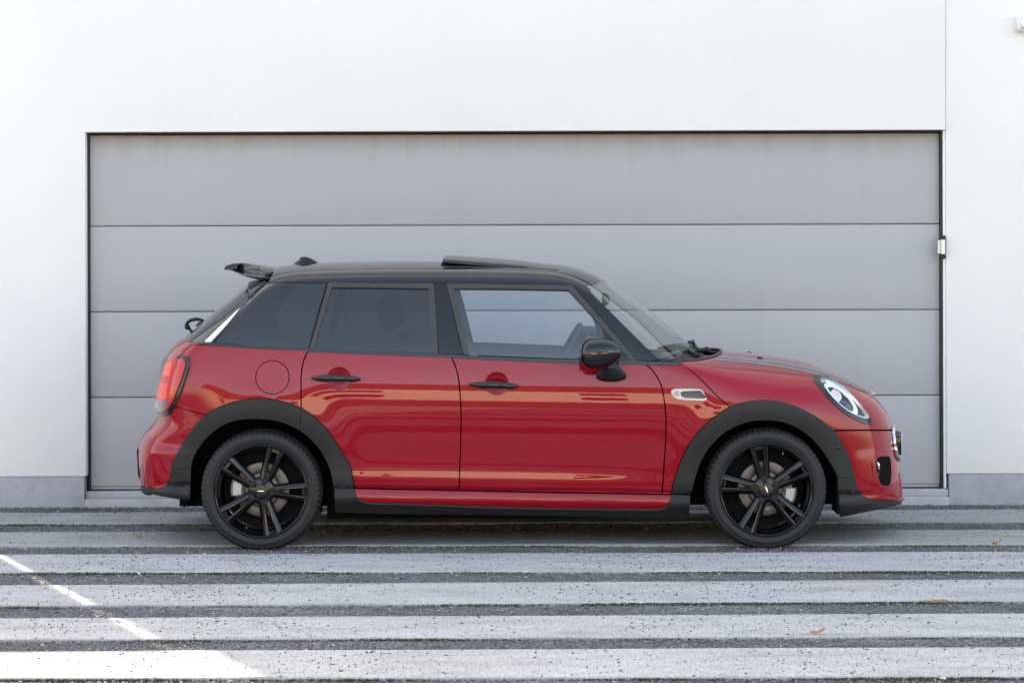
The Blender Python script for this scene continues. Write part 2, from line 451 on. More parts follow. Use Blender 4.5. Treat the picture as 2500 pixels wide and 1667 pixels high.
def cast(f, px, t0=13.7, t1=16.2):            # photo pixels -> points on a solid
    d = px_dir(px); T = np.linspace(t0, t1, 500)
    P = CAM_L + d[:, None, :] * T[None, :, None]
    F = f(P); ins = F < 0; hit = ins.any(1); k = np.where(hit, ins.argmax(1), F.argmin(1))
    lo = T[np.maximum(k - 1, 0)]; hi = T[k]
    for _ in range(30):
        mid = (lo + hi) / 2; v = f(CAM_L + d * mid[:, None])
        inside = v < 0; hi = np.where(inside & hit, mid, hi); lo = np.where(~inside & hit, mid, lo)
    return CAM_L + d * hi[:, None]
class OrthoY:
    def uv(s, p): return np.stack([p[..., 0], p[..., 2]], -1)
    def ray(s, uv):
        o = np.stack([uv[..., 0], np.zeros(len(uv)), uv[..., 1]], -1); d = np.zeros_like(o); d[:, 1] = -1
        return o, d, 1.3
class OrthoZ:
    def uv(s, p): return np.stack([p[..., 0], p[..., 1]], -1)
    def ray(s, uv):
        o = np.stack([uv[..., 0], uv[..., 1], np.full(len(uv), .5)], -1); d = np.zeros_like(o); d[:, 2] = 1
        return o, d, 1.3
class Central:
    def __init__(s, C, Nn):
        s.C = np.array(C, float); n = np.array(Nn, float); s.n = n / np.linalg.norm(n)
        s.u = np.cross([0, 0, 1.], s.n); s.u /= np.linalg.norm(s.u); s.v = np.cross(s.n, s.u)
    def uv(s, p):
        d = p - s.C; w = d @ s.n
        return np.stack([d @ s.u / w, d @ s.v / w], -1)
    def ray(s, uv):
        d = s.n + uv[:, :1] * s.u + uv[:, 1:] * s.v
        d = d / np.linalg.norm(d, axis=1, keepdims=True)
        return np.broadcast_to(s.C, d.shape), d, 2.5
def solve(f, o, d, tmax):
    lo = np.zeros(len(o)); hi = np.full(len(o), tmax)
    for _ in range(36):
        m = (lo + hi) / 2; ins = f(o + d * m[:, None]) < 0
        lo = np.where(ins, m, lo); hi = np.where(ins, hi, m)
    return o + d * hi[:, None]
def top_z(f, x, y):                           # points on top of a solid above (x, y)
    x = np.asarray(x, float); y = np.asarray(y, float)
    o = np.stack([x, y, np.full(len(x), .5)], -1); d = np.zeros_like(o); d[:, 2] = 1
    return solve(f, o, d, 1.3)
def catmull(P, step):
    P = np.asarray(P, float)
    if len(P) == 2: 
        n = max(1, int(np.linalg.norm(P[1] - P[0]) / step)); t = np.linspace(0, 1, n + 1)[:, None]
        return P[0] * (1 - t) + P[1] * t
    Q = np.vstack([2 * P[0] - P[1], P, 2 * P[-1] - P[-2]]); out = []
    for i in range(1, len(Q) - 2):
        a, b, c, d = Q[i - 1:i + 3]; n = max(1, int(np.linalg.norm(c - b) / step))
        t = np.linspace(0, 1, n, endpoint=False)[:, None]
        out.append(.5 * (2 * b + (c - a) * t + (2 * a - 5 * b + 4 * c - d) * t**2 + (3 * b - a - 3 * c + d) * t**3))
    out.append(P[-1:]); return np.vstack(out)
def inpoly(pts, poly):
    x, y = pts[:, 0][:, None], pts[:, 1][:, None]
    x0, y0 = poly[:, 0], poly[:, 1]; x1, y1 = np.roll(x0, -1), np.roll(y0, -1)
    with np.errstate(divide='ignore', invalid='ignore'):
        c = ((y0 > y) != (y1 > y)) & (x < (x1 - x0) * (y - y0) / (y1 - y0) + x0)
    return c.sum(1) % 2 == 1
def X3(*pts): return ('X', np.array(pts, float))   # explicit points of a boundary (on the centre line, say)
def boundary(segs, f, inset, step):
    px = []; ex = []; p3 = []
    for s in segs:
        if isinstance(s, tuple) and s[0] == 'X':
            q = s[1]; px.append(to_px(q)); ex += [True] * len(q); p3.append(q)
        else:
            q = catmull(s, step); px.append(q); ex += [False] * len(q); p3.append(np.zeros((len(q), 3)))
    px = np.vstack(px); ex = np.array(ex); p3 = np.vstack(p3)
    keep = np.ones(len(px), bool)
    for i in range(len(px)):
        j = i - 1
        if not ex[i] and not ex[j] and np.linalg.norm(px[i] - px[j]) < .5: keep[i] = False
    px, ex, p3 = px[keep], ex[keep], p3[keep]
    area = .5 * np.sum(px[:, 0] * np.roll(px[:, 1], -1) - np.roll(px[:, 0], -1) * px[:, 1])
    e = np.roll(px, -1, 0) - px; e /= np.maximum(np.linalg.norm(e, axis=1, keepdims=True), 1e-6)
    nr = np.stack([-e[:, 1], e[:, 0]], -1) * np.sign(area)
    na = nr + np.roll(nr, 1, 0); l = np.linalg.norm(na, axis=1, keepdims=True); na = na / np.maximum(l, 1e-6)
    mit = 1 / np.clip((na * nr).sum(1), .5, 1)
    q = px + na * (inset * mit)[:, None]
    idx = ~ex
    if idx.any(): p3[idx] = cast(f, q[idx])
    return p3, ex
def panel(name, segs, f, proj, mat, parent=None, off=0.0, inset=1.6, depth=.014, res=.022, holes=(), mode='one', step=5.0, extra=None, hole_inset=0, bend=None):
    P, ex = boundary(segs, f, inset, step)
    loops = [(proj.uv(P), ex)]
    for h in holes:
        hp, he = boundary(h, f, -hole_inset, step); loops.append((proj.uv(hp), he))
    uvb = loops[0][0]
    # interior samples; uv metres scale from the mean distance for central projections
    sc_ = 1.0
    if isinstance(proj, Central): sc_ = 1.0 / np.mean((P - proj.C) @ proj.n)
    r = res * sc_
    mn, mx = uvb.min(0), uvb.max(0)
    gx, gy = np.meshgrid(np.arange(mn[0] + r * .5, mx[0], r), np.arange(mn[1] + r * .5, mx[1], r))
    g = np.stack([gx.ravel(), gy.ravel()], -1)
    if extra is not None: 
        for (cx, cz, R_) in extra[1]:
            g = g[np.hypot(g[:, 0] - cx, g[:, 1] - cz) > R_]
        g = np.vstack([g, extra[0]])
    allb = np.vstack([l[0] for l in loops])
    g = g[inpoly(g, uvb)]
    for l in loops[1:]: g = g[~inpoly(g, l[0])]
    if len(g):
        dmin = np.full(len(g), 9.)
        for k in range(0, len(allb), 200):
            dmin = np.minimum(dmin, np.linalg.norm(g[:, None] - allb[None, k:k + 200], axis=2).min(1))
        g = g[dmin > r * (.35 if extra is None else .2)]
    pts = np.vstack([allb, g]); edges = []; b0 = 0
    for l in loops:
        n = len(l[0]); edges += [(b0 + i, b0 + (i + 1) % n) for i in range(n)]; b0 += n
    vco, _, fcs, ov, _, _ = delaunay_2d_cdt([Vector(p) for p in pts], edges, [], 0, 1e-7)
    V = np.array([tuple(v) for v in vco]); F = np.array([f_ for f_ in fcs if len(f_) == 3])
    cen = V[F].mean(1); ok = inpoly(cen, uvb)
    for l in loops[1:]: ok &= ~inpoly(cen, l[0])
    F = F[ok]
    o, d, tm = proj.ray(V); S = solve(f, o, d, tm)
    nb = len(allb)
    # explicit centre-line points stay exactly on the centre line
    nrm = grad(f, S)
    for i, origs in enumerate(ov):
        for k in origs:
            if k < nb:
                flag = np.concatenate([l[1] for l in loops])[k]
                if flag and abs(np.vstack([P])[k][1] if k < len(P) else 1) < 1e-6:
                    S[i, 1] = 0; nrm[i, 1] = 0; nrm[i] /= np.linalg.norm(nrm[i])
    T = S + nrm * off
    if bend is not None: T = bend(T, S)
    fn = np.cross(T[F[:, 1]] - T[F[:, 0]], T[F[:, 2]] - T[F[:, 0]]); flip = (fn * nrm[F].mean(1)).sum(1) < 0
    F[flip] = F[flip][:, ::-1]
    verts = [T]; norms = [nrm]; faces = [tuple(t) for t in F]
    # returned edge
    from collections import Counter
    ec = {}
    for t in F:
        for a, b in ((t[0], t[1]), (t[1], t[2]), (t[2], t[0])):
            ec[(a, b)] = ec.get((a, b), 0) + 1
    cnt = len(T)
    sv = []; sn = []
    for (a, b) in list(ec):
        if (b, a) in ec: continue
        if abs(T[a, 1]) < 2e-4 and abs(T[b, 1]) < 2e-4: continue
        tg = T[b] - T[a]; on = np.cross(tg, nrm[a]); on /= max(np.linalg.norm(on), 1e-9)
        k = cnt + len(sv)
        sv += [T[a], T[b], T[b] - nrm[b] * depth, T[a] - nrm[a] * depth]; sn += [(on + nrm[a]) * .7, (on + nrm[b]) * .7, on, on]
        faces.append((k + 3, k + 2, k + 1, k))
    if sv: verts.append(np.array(sv)); norms.append(np.array(sn))
    verts = np.vstack(verts); norms = np.vstack(norms)
    norms /= np.maximum(np.linalg.norm(norms, axis=1, keepdims=True), 1e-9)
    def fm(fs): return [tuple(reversed(q)) for q in fs]
    my = np.array([1, -1, 1])
    if mode == 'weld':
        n = len(verts)
        verts2 = np.vstack([verts, verts * my]); norms2 = np.vstack([norms, norms * my])
        faces2 = faces + [tuple(i + n for i in reversed(q)) for q in faces]
        return mesh_obj(name, verts2, faces2, mat, parent, True, norms2)
    o1 = mesh_obj(name, verts, faces, mat, parent, True, norms)
    if mode == 'one': return o1
    par2 = mode if not isinstance(mode, str) else parent
    o2 = mesh_obj(name, verts * my, fm(faces), mat, par2, True, norms * my)
    return o1, o2
OY = OrthoY()
def crop(ox, oy, s): return lambda *pts: np.array([(ox + s * x, oy + s * y) for x, y in pts])
c1 = crop(320, 580, .22959); c2 = crop(320, 900, .29332); c3 = crop(740, 600, .22959); c4 = crop(1050, 600, .22959)
c5 = crop(1400, 640, .22959); c6 = crop(1660, 820, .2934); c7 = crop(325, 820, .2677); dl = crop(700, 960, .2551); dr = crop(1200, 960, .2551)
def J(*a): return np.vstack(a)
def rv(a): return a[::-1]

# ================================================================== SETTING
WALL_Y, SIDE_Y, DOOR_Y = 2.24, 2.275, 2.335
OX0, OX1, OZ = -2.512, 2.545, 2.192
RIGHT_X = 2.566
def build_setting():
    # garage building: a render skin with a door opening, a taller block than its neighbour
    w = tag(empty('garage_building', (0, WALL_Y, 0)), 'white rendered garage building around the wide grey sectional door', 'building')
    H = 7.2; L = -3.555
    def wl_(lo, hi, name='wall', m='wall', bev=.006):
        b = MB().box((lo[0], lo[1] - WALL_Y, lo[2]), (hi[0], hi[1] - WALL_Y, hi[2]))
        return b.obj(name, M[m], w, True, ang=40, bevel=bev)
    zp = .168
    out = [(L, zp), (OX0, zp), (OX0, OZ), (RIGHT_X - .012, OZ), (RIGHT_X - .012, H), (L + .115, H), (L + .115, 4.35), (L, 4.35)]
    n = len(out); v = [(x, 0, z) for x, z in out] + [(x, .36, z) for x, z in out]
    MB().add(v, [tuple(range(n)), tuple(range(2 * n - 1, n - 1, -1))] + [(k, (k + 1) % n + 0, (k + 1) % n + n, k + n) for k in range(n)]).obj('wall', M['wall'], w, True, ang=40, bevel=.006)
    wl_((RIGHT_X - .006, SIDE_Y, zp - .001), (12.0, 2.7, H))  # right of the door, set back
    wl_((OX1, SIDE_Y + .01, .08), (RIGHT_X - .006, 2.62, OZ - .001), 'jamb', bev=.003)
    wl_((L, WALL_Y + .006, -.2), (OX0 - .012, 2.6, zp), 'plinth', 'plinth', .004)
    wl_((OX1 + .03, SIDE_Y + .004, -.2), (12.0, 2.7, zp - .002), 'plinth', 'plinth', .004)
    wl_((OX0 - .010, WALL_Y - .012, -.2), (OX1 + .03 - .002, 2.7, .034), 'threshold', 'plinth', .010)
    wl_((OX0 - .008, WALL_Y + .035, .034), (OX1 + .03 - .004, 2.7, .075), 'threshold', 'plinth', .006)
    wl_((L + .116, 2.71, -.2), (12.0, 9.0, H - .3), 'wall', bev=.01)
    # garage door
    g = tag(empty('garage_door', (0, DOOR_Y, 0)), 'wide grey sectional garage door of five horizontal panels, behind the red car', 'door')
    zs = [.098, .627, 1.1335, 1.640, 2.20]
    ztop = OZ - .012
    seam = [.098, .627, 1.1335, 1.640, ztop]
    x0, x1 = OX0 + .016, OX1 - .016
    for i in range(4):
        a, b = seam[i], seam[i + 1]
        r = [(x0, .0, a + .004), (x0, .0, b - .004)]
        prof = [(.050, a + .0002), (.006, a + .0004), (.001, a + .0035), (0, a + .010), (0, b - .008), (.0018, b - .0042), (.009, b - .0026), (.050, b - .0026)]
        n = 60; X = np.linspace(x0, x1, n)
        rings = [[(x, y + .0007 * math.sin(x * 2.1 + i * 2) + .0005 * math.sin(x * 5.3 + i), z) for (y, z) in prof] for x in X]
        o = MB().loft(rings, cap=True).obj('panel', M['door'], g, True, ang=50)
    MB().box((x0, -.004, .084), (x1, .05, .0975)).obj('bottom_rail', M['rail'], g, bevel=.002)
    MB().box((x0 - .004, .004, .0745), (x1 + .004, .06, .0835)).obj('bottom_seal', M['seal'], g, bevel=.002)
    MB().box((OX0 + .003, -.020, .076), (x0 - .002, .07, OZ - .002)).obj('side_seal', M['seal'], g, bevel=.003)
    MB().box((x1 + .002, -.040, .076), (OX1 - .003, .07, OZ - .002)).obj('side_seal', M['seal'], g, bevel=.003)
    MB().box((x0 - .001, -.045, ztop + .001), (x1 + .001, .07, OZ - .003)).obj('top_seal', M['seal'], g, bevel=.003)
    # latch bracket on the right edge
    br = MB().box((OX1 - .024, -.075, 1.435), (OX1 + .010, -.041, 1.572)).obj('latch_bracket', M['seal'], g, bevel=.004)
    cy = MB(); cy.loft([[(OX1 - .006 + .017 * math.cos(t), -.074 + .017 * math.sin(t), z) for t in np.linspace(0, 2 * math.pi, 18)[:-1]] for z in (1.462, 1.546)])
    cy.obj('latch_roller', M['satin'], br, ang=40)
    cy = MB(); cy.loft([[(OX1 - .026 + .010 * math.cos(t), -.070 + .010 * math.sin(t), z) for t in np.linspace(0, 2 * math.pi, 14)[:-1]] for z in (1.465, 1.543)])
    cy.obj('roller_sticker', M['white'], br, ang=40)
    # wall lamp at the right edge of the picture
    lm = tag(empty('wall_lamp', (3.02, SIDE_Y, 2.815)), 'small white wall lamp high on the right wall', 'lamp')
    MB().box((-.05, -.075, -.045), (.13, -.002, .048)).obj('housing', M['white'], lm, bevel=.014)
    MB().box((-.027, -.082, -.030), (.10, -.0755, .026)).obj('lens', M['satin'], lm, bevel=.003)
    # neighbour behind the slit of sun, out of the picture on the left: lower, and cut back along its right side
    nb = tag(empty('neighbour_house', (0, 0, 0)), 'low white neighbouring house left of the garage building', 'building')
    xr = -3.578; v = []
    for z in (-.2, 4.50): v += [(-14, WALL_Y, z), (xr, WALL_Y, z), (xr - 3.2, WALL_Y + 6, z), (-14, WALL_Y + 6, z)]
    mesh_obj('wall', v, [(0, 3, 2, 1), (4, 5, 6, 7), (0, 1, 5, 4), (1, 2, 6, 5), (2, 3, 7, 6), (3, 0, 4, 7)], M['wall'], nb, False)
build_setting()

# ---- the yard: concrete strips with gravel between
FH = FPX * CAM_H
def dist(py, px): return FH / (py + ROLL * (px - 1250) - HORIZON)
# (back edge, front edge) of each strip at the photo's left and right borders
SL = [((1250.6, 1276.9), (1243.0, 1271.5)), ((1298.0, 1331.0), (1292.5, 1326.6)), ((1353.0, 1395.0), (1345.5, 1390.6)),
      ((1428.0, 1477.0), (1413.0, 1463.6)), ((1508.0, 1559.0), (1496.0, 1550.0)), ((1589.0, 1654.0), (1578.0, 1649.0))]
strips = []
for (lb, lf), (rb, rf) in SL:
    q = []
    for pl, pr in ((lb, rb), (lf, rf)):
        dL, dR = dist(pl, 0), dist(pr, 2500)
        xl, xr = -1250 * dL / FPX, 1250 * dR / FPX
        s = (dR - dL) / (xr - xl); q.append((dL - s * xl - CAM_D, s))   # y at x = 0, slope
    strips.append(q)
for k in (1, 2, 3):                            # more strips in front of the picture's lower edge
    q0 = strips[5]; strips.append([(q0[0][0] - 1.02 * k, 0.0), (q0[1][0] - 1.02 * k, 0.0)])
G_Z = -.011
def build_yard():
    gr = MB().add([(-80, -90, -.06), (80, -90, -.06), (80, 60, -.06), (-80, 60, -.06)], [(0, 1, 2, 3)]).obj('ground', M['asphalt'], None, False)
    gr['kind'] = 'structure'
    yb = strips[-1][1][0] - .3
    X = np.linspace(-7, 8, 301); Y = np.linspace(yb, WALL_Y + .05, 181)
    gx, gy = np.meshgrid(X, Y); 
    zz = G_Z - .006 + .004 * np.sin(gx * 3.1 + gy * 2) * np.sin(gy * 7 + 1.3) + rng.normal(0, .0012, gx.shape)
    v = np.stack([gx.ravel(), gy.ravel(), zz.ravel()], -1); nx = len(X)
    i = np.arange((len(Y) - 1) * nx).reshape(len(Y) - 1, nx)[:, :-1].ravel()
    o = mesh_obj('gravel_bed', v, np.stack([i, i + 1, i + nx + 1, i + nx], -1), M['gravelbed'], None, True); o['kind'] = 'structure'
    yard = empty('driveway'); yard['kind'] = 'structure'
    for k, (b, f) in enumerate(strips):
        X = np.linspace(-7, 8, 260 if k < 6 else 40)
        eb = rng.normal(0, .0016, len(X)); ef = rng.normal(0, .0014, len(X))
        rings = []
        for x, e0, e1 in zip(X, eb, ef):
            y1 = b[0] + b[1] * x + e0; y0 = f[0] + f[1] * x + e1; c = .004 + abs(e1) * .8
            zt = .0006 * math.sin(x * 3 + k)
            rings.append([(x, y0, -.1), (x, y0, -c), (x, y0 + c, zt), (x, (y0 + y1) / 2, zt), (x, y1 - .004, zt), (x, y1, -.004), (x, y1, -.1)])
        m = MB().loft(rings).obj('concrete_strip', M['slab_brown' if k < 2 else 'slab'], yard, True, ang=40)
build_yard()
def strip_y(k, e, x): return strips[k][e][0] + strips[k][e][1] * x
def blobs(name, P, Rr, mat, flat=.6, kind='stuff'):
    # many small stones in one mesh
    n = len(P); base = np.array([(1, 0, 0), (-1, 0, 0), (0, 1, 0), (0, -1, 0), (0, 0, 1), (0, 0, -1)], float)
    F = np.array([(0, 2, 4), (2, 1, 4), (1, 3, 4), (3, 0, 4), (2, 0, 5), (1, 2, 5), (3, 1, 5), (0, 3, 5)])
    a = rng.uniform(0, 6.28, n); ca, sa = np.cos(a), np.sin(a)
    jit = rng.uniform(.65, 1.25, (n, 6, 1)); b = base[None] * jit
    b[:, :, 0] *= rng.uniform(.8, 1.5, (n, 1)); b[:, :, 2] *= flat
    x = b[:, :, 0] * ca[:, None] - b[:, :, 1] * sa[:, None]; y = b[:, :, 0] * sa[:, None] + b[:, :, 1] * ca[:, None]
    tx = rng.normal(0, .25, (n, 1))
    v = np.stack([x, y, b[:, :, 2] + tx * x], -1) * Rr[:, None, None] + P[:, None, :]
    f = (F[None] + 6 * np.arange(n)[:, None, None]).reshape(-1, 3)
    me = bpy.data.meshes.new(name); me.vertices.add(n * 6); me.vertices.foreach_set('co', v.ravel().astype(np.float32))
    me.loops.add(len(f) * 3); me.loops.foreach_set('vertex_index', f.ravel().astype(np.int32))
    me.polygons.add(len(f)); me.polygons.foreach_set('loop_start', np.arange(0, len(f) * 3, 3, dtype=np.int32))
    me.update(calc_edges=True); me.validate(); me.materials.append(mat)
    o = bpy.data.objects.new(name, me); COL.objects.link(o); o['kind'] = kind
    return o
def build_stones():
    bands = [(lambda x: np.full_like(x, WALL_Y - .015), lambda x: strip_y(0, 0, x))]
    for k in range(6): bands.append((lambda x, k=k: strip_y(k, 1, x), lambda x, k=k: strip_y(k + 1, 0, x)))
    P = []
    for i, (top, bot) in enumerate(bands):
        n = 18500
        x = rng.uniform(-4.4, 4.6, n); t = rng.uniform(0, 1, n)
        y = bot(x) + (top(x) - bot(x)) * t
        P.append(np.stack([x, y, G_Z - .001 + rng.normal(0, .0022, n)], -1))
    P = np.vstack(P)
    r = np.clip(rng.lognormal(math.log(.0043), .30, len(P)), .0026, .010)
    o = blobs('gravel', P, r, M['pebble']); o['label'] = 'grey crushed gravel in the gaps between the concrete strips'; o['category'] = 'gravel'
    # grit carried on to the strips
    P = []
    for k in range(6):
        n = [700, 900, 2300, 1900, 1900, 1700][k]
        x = rng.uniform(-3.4, 3.6, n * 2); t = rng.beta(1.1, 1.3, n * 2)
        dens = .5 + .5 * np.sin(x * 2.3 + k * 1.7) * np.sin(x * 5.1 + k)
        m = rng.uniform(0, 1, n * 2) < dens * .8; x, t = x[m], t[m]
        y = strip_y(k, 0, x) + (strip_y(k, 1, x) - strip_y(k, 0, x)) * t
        P.append(np.stack([x, y, np.full(len(x), .0015)], -1))
    P = np.vstack(P)
    o = blobs('grit', P, np.clip(rng.lognormal(math.log(.0027), .45, len(P)), .0013, .0075), M['chip']); o['label'] = 'dark stone chips scattered over the concrete strips'; o['category'] = 'grit'
    # moss along the front edge of each strip
    V = []; F = []
    for k in range(6):
        n = 6200
        x = rng.uniform(-4.4, 4.6, n)
        d = np.clip(.30 + .40 * np.sin(x * 1.9 + k * 2.2) + .35 * np.sin(x * 6.3 + k) + (.30 if k in (2, 5) else 0) + (.5 * (x > .3) if k == 3 else 0), .06, 1.3)
        m = rng.uniform(0, 1.2, n) < d; x = x[m]; d = d[m]
        y = strip_y(k, 1, x) - np.abs(rng.normal(0, .009, len(x))) * (.3 + d) + .001
        for xi, yi, di in zip(x, y, d):
            h = random.uniform(.005, .011) * (.5 + .6 * min(di, 1)); w = random.uniform(.003, .008); a = random.uniform(0, 3.14); z0 = G_Z - .002
            ca, sa = math.cos(a) * w, math.sin(a) * w; b = len(V)
            V += [(xi - ca, yi - sa, z0), (xi + ca, yi + sa, z0), (xi + ca * .5 + random.uniform(-.003, .003), yi + sa * .5 - .002, z0 + h), (xi - ca * .5, yi - sa * .5 + random.uniform(-.003, .003), z0 + h * .9)]
            V += [(xi - sa, yi + ca, z0), (xi + sa, yi - ca, z0), (xi + sa * .4, yi - ca * .4, z0 + h * .8)]
            F += [(b, b + 1, b + 2, b + 3), (b + 4, b + 5, b + 6)]
    o = mesh_obj('moss', V, F, M['moss'], None, False); o['kind'] = 'stuff'; o['label'] = 'green moss along the front edges of the concrete strips'; o['category'] = 'moss'
build_stones()

# ================================================================== CAR
car = tag(empty('car', (0, CY, 0)), 'red five-door hatchback with black roof and black wheels parked before the garage door', 'car')

# ---- shared boundary lines, read off the photograph
belt_q = J(c1((780, 1140), (1000, 1155), (1300, 1172), (1600, 1186), (1880, 1200)))
belt_r = J(c3((55, 1122), (400, 1136), (800, 1153), (1200, 1169), (1575, 1186)))
belt_f = J(c4((230, 1188), (700, 1212), (1200, 1234), (1600, 1247), (2000, 1258)), c5((600, 1080), (760, 1087)))
belt_n = c5((760, 1087), (900, 1093), (1040, 1091), (1140, 1082))
seam_qr = J(c1((1880, 1200), (1840, 1285), (1815, 1385), (1805, 1480), (1803, 1560)), c2((1412, 130), (1412, 230), (1413, 325)))
seam_rf = J(c3((1575, 1186), (1620, 1290), (1650, 1420), (1663, 1540)), dl((1663, 130), (1666, 250), (1664, 400), (1658, 600), (1650, 800), (1647, 926)))
seam_fn = J(c5((760, 1087), (810, 1122), (860, 1180), (910, 1262), (940, 1340), (960, 1450)), dr((1645, 40), (1660, 140), (1667, 260), (1664, 450), (1650, 650), (1637, 850), (1630, 962)))
seam_hood = J(c5((1140, 1082), (1200, 1118), (1300, 1198), (1400, 1293), (1500, 1395), (1600, 1488)), c6((415, 590),))
bot_r = dl((640, 906), (1100, 915), (1647, 926))
bot_f = J(dl((1647, 926),), dr((600, 945), (1200, 955), (1630, 962)))
bot_n = dr((1630, 962), (1722, 966))
ar_o1 = c2((335, 822), (362, 750), (405, 670), (470, 558), (540, 462), (620, 382))
ar_o2 = c2((620, 382), (700, 335), (780, 300), (880, 270), (980, 254), (1080, 250), (1200, 261), (1300, 284), (1413, 325))
ar_o3 = J(c2((1413, 325), (1500, 385), (1600, 478), (1690, 592), (1760, 710)), dl((592, 660), (618, 755), (634, 840), (640, 906)))
ar_i = c2((500, 826), (510, 760), (560, 660), (640, 565), (740, 482), (850, 434), (960, 416), (1060, 414), (1180, 425), (1290, 455), (1400, 508))
ar_i2 = c2((1400, 508), (1480, 570), (1560, 655), (1620, 755), (1660, 855), (1680, 950), (1688, 1000))
af_o1 = J(dr((1722, 966), (1735, 885), (1770, 762), (1822, 622), (1900, 478), (2000, 345), (2150, 213)), c6((380, 609), (415, 590)))
af_o2 = c6((415, 590), (520, 555), (620, 540), (720, 537), (820, 547), (920, 573), (1020, 613), (1120, 666), (1200, 722), (1278, 788))
af_o3 = c6((1278, 788), (1335, 872), (1385, 985), (1420, 1075), (1447, 1172))
af_i = J(c6((85, 1318), (110, 1225), (140, 1120), (185, 1010), (250, 912), (340, 822), (440, 757), (550, 716), (650, 700), (760, 700), (860, 716), (960, 756), (1050, 815), (1130, 890), (1200, 980), (1255, 1070), (1290, 1130), (1305, 1172)))

rw_c0 = Central((-1.0, 0, .9), (-.75, -.45, .4))
hood_c = Central((1.25, 0, .42), (.30, -.55, .75))
front_c = Central((1.25, 0, .45), (.62, -.78, 0))
rear_c = Central((-1.25, 0, .55), (-.62, -.78, 0))

# ---- lower body
def dimple_pts(k):
    cx, cz = DIMPLES[k]; pts = []
    for s in (.15, .35, .55, .75, .88, .965, 1.0, 1.035, 1.12):
        n = max(8, int(44 * s))
        for a in np.linspace(0, 2 * math.pi, n, endpoint=False): pts.append((cx + .060 * s * math.cos(a), cz + .056 * s * math.sin(a)))
    return (np.array(pts), [(cx, cz, .075)])
doors = {}
def both(name, *a, **k):
    n, f = panel(name, *a, mode='copy', **k); return n, f
rd = both('door', [belt_r, seam_rf, rv(bot_r), rv(ar_o3), rv(seam_qr)], f1, OY, M['red'], car, extra=dimple_pts(0), res=.016)
fd = both('door', [belt_f, seam_fn, rv(bot_f), rv(seam_rf)], f1, OY, M['red'], car, extra=dimple_pts(1), res=.016)
cap_c = c1((1500, 1485))[0]; cap_r = 178 * .22959
circ = lambda c, r, n=40: np.array([(c[0] + r * math.cos(t), c[1] + r * math.sin(t)) for t in np.linspace(0, 2 * math.pi, n + 1)])
qp_left = np.array([(428, 993), (420, 960), (424, 905), (440, 865), (466, 843), (499, 841.7)])
quarter = [belt_q, seam_qr, rv(ar_o2), np.vstack([c2((620, 382)), c2((500, 352)), (428, 993)]), qp_left]
panel('quarter_panel', quarter, f1, OY, M['red'], car, holes=[[circ(cap_c, cap_r + 1.2)]], res=.018)
o = panel('quarter_panel', quarter, f1, OY, M['red'], None, res=.03); mirrored(o, car); bpy.data.objects.remove(o)
panel('fuel_flap', [circ(cap_c, cap_r)], f1, OY, M['red'], car, inset=1.0, res=.012)
fender = both('fender', [belt_n, seam_hood, rv(af_o1), rv(bot_n), rv(seam_fn)], f1, OY, M['red'], car, res=.016)
sill_top = J(rv(dr((1722, 970), (1630, 966))), )
sill_poly = [J(dl((643, 912), (1100, 921), (1647, 932)), dr((600, 951), (1200, 961), (1722, 971))), dr((1722, 971), (1716, 1005), (1695, 1055), (1645, 1095), (1570, 1108)),
             J(dr((1570, 1108), (900, 1102), (0, 1085)), dl((1500, 1068), (820, 1047))), dl((820, 1047), (735, 1034), (680, 1005), (650, 960), (643, 912))]
both('sill', sill_poly, f1, OY, M['red'], car, res=.014, inset=1.0)
# rear corner, tailgate and bumpers reach round to the centre line
tg_top = np.array([(499, 841.7), (470, 836), (449, 831)])
panel('tailgate', [tg_top, X3((-1.775, 0, 1.028), (-1.868, 0, .863), (-1.890, 0, .705), (-1.891, 0, .632)), np.array([(387, 1013), (405, 1003), (428, 993)]), qp_left],
      f1, rear_c, M['red'], car, res=.03, mode='weld', inset=.8)
rb_top = J(c2((620, 384), (500, 353)), np.array([(428, 994), (405, 1005), (386, 1016)]))
rb_low = J(c2((88, 968), (160, 994), (240, 988), (290, 962), (318, 918), (335, 822)))
panel('rear_bumper', [rb_top, X3((-1.889, 0, .618), (-1.93, 0, .573), (-1.983, 0, .486), (-1.986, 0, .40), (-1.967, 0, .262)), rb_low, ar_o1], f1, rear_c, M['red'], car, res=.02, mode='weld', inset=1.0)
panel('rear_valance', [rb_low, c2((335, 822), (498, 827)), c2((498, 827), (487, 1090)), c2((487, 1090), (400, 1084), (250, 1056), (120, 1030), (92, 1012)),
      X3((-1.95, 0, .19), (-1.966, 0, .255))], f1, rear_c, M['clad'], car, res=.025, mode='weld', inset=.3, off=.004)
# rear bumper grille strip seen on edge
# bonnet: a clamshell that takes in the wing tops
hy = np.linspace(-.775, 0, 24); hx = 1.125 - .272 * (np.abs(hy) / .775)**2.3
hood_rear = top_z(f1, hx, hy)
nose_x = np.array([1.128, 1.3, 1.45, 1.6, 1.7, 1.8, 1.88, 1.94, 1.98])
nose = top_z(f1, nose_x, nose_x * 0)
nose2 = np.array([(f1x, 0, z) for z, f1x in [(z, 0) for z in (.70, .65, .60, .55, .536)]])
nose2 = solve(f1, np.array([(1.2, 0, p[2]) for p in nose2]), np.tile([1., 0, 0], (5, 1)), 1.4)
hl_out = c6((1103, 345), (1150, 324), (1230, 342), (1330, 398), (1420, 478), (1500, 568), (1560, 650), (1592, 705), (1583, 735), (1535, 730), (1465, 700), (1375, 650), (1280, 575), (1190, 475), (1128, 400), (1103, 345))
hl_in = c6((1155, 352), (1200, 339), (1290, 369), (1380, 430), (1470, 520), (1540, 612), (1580, 672), (1566, 690), (1520, 681), (1440, 650), (1350, 592), (1260, 505), (1190, 415), (1155, 352))
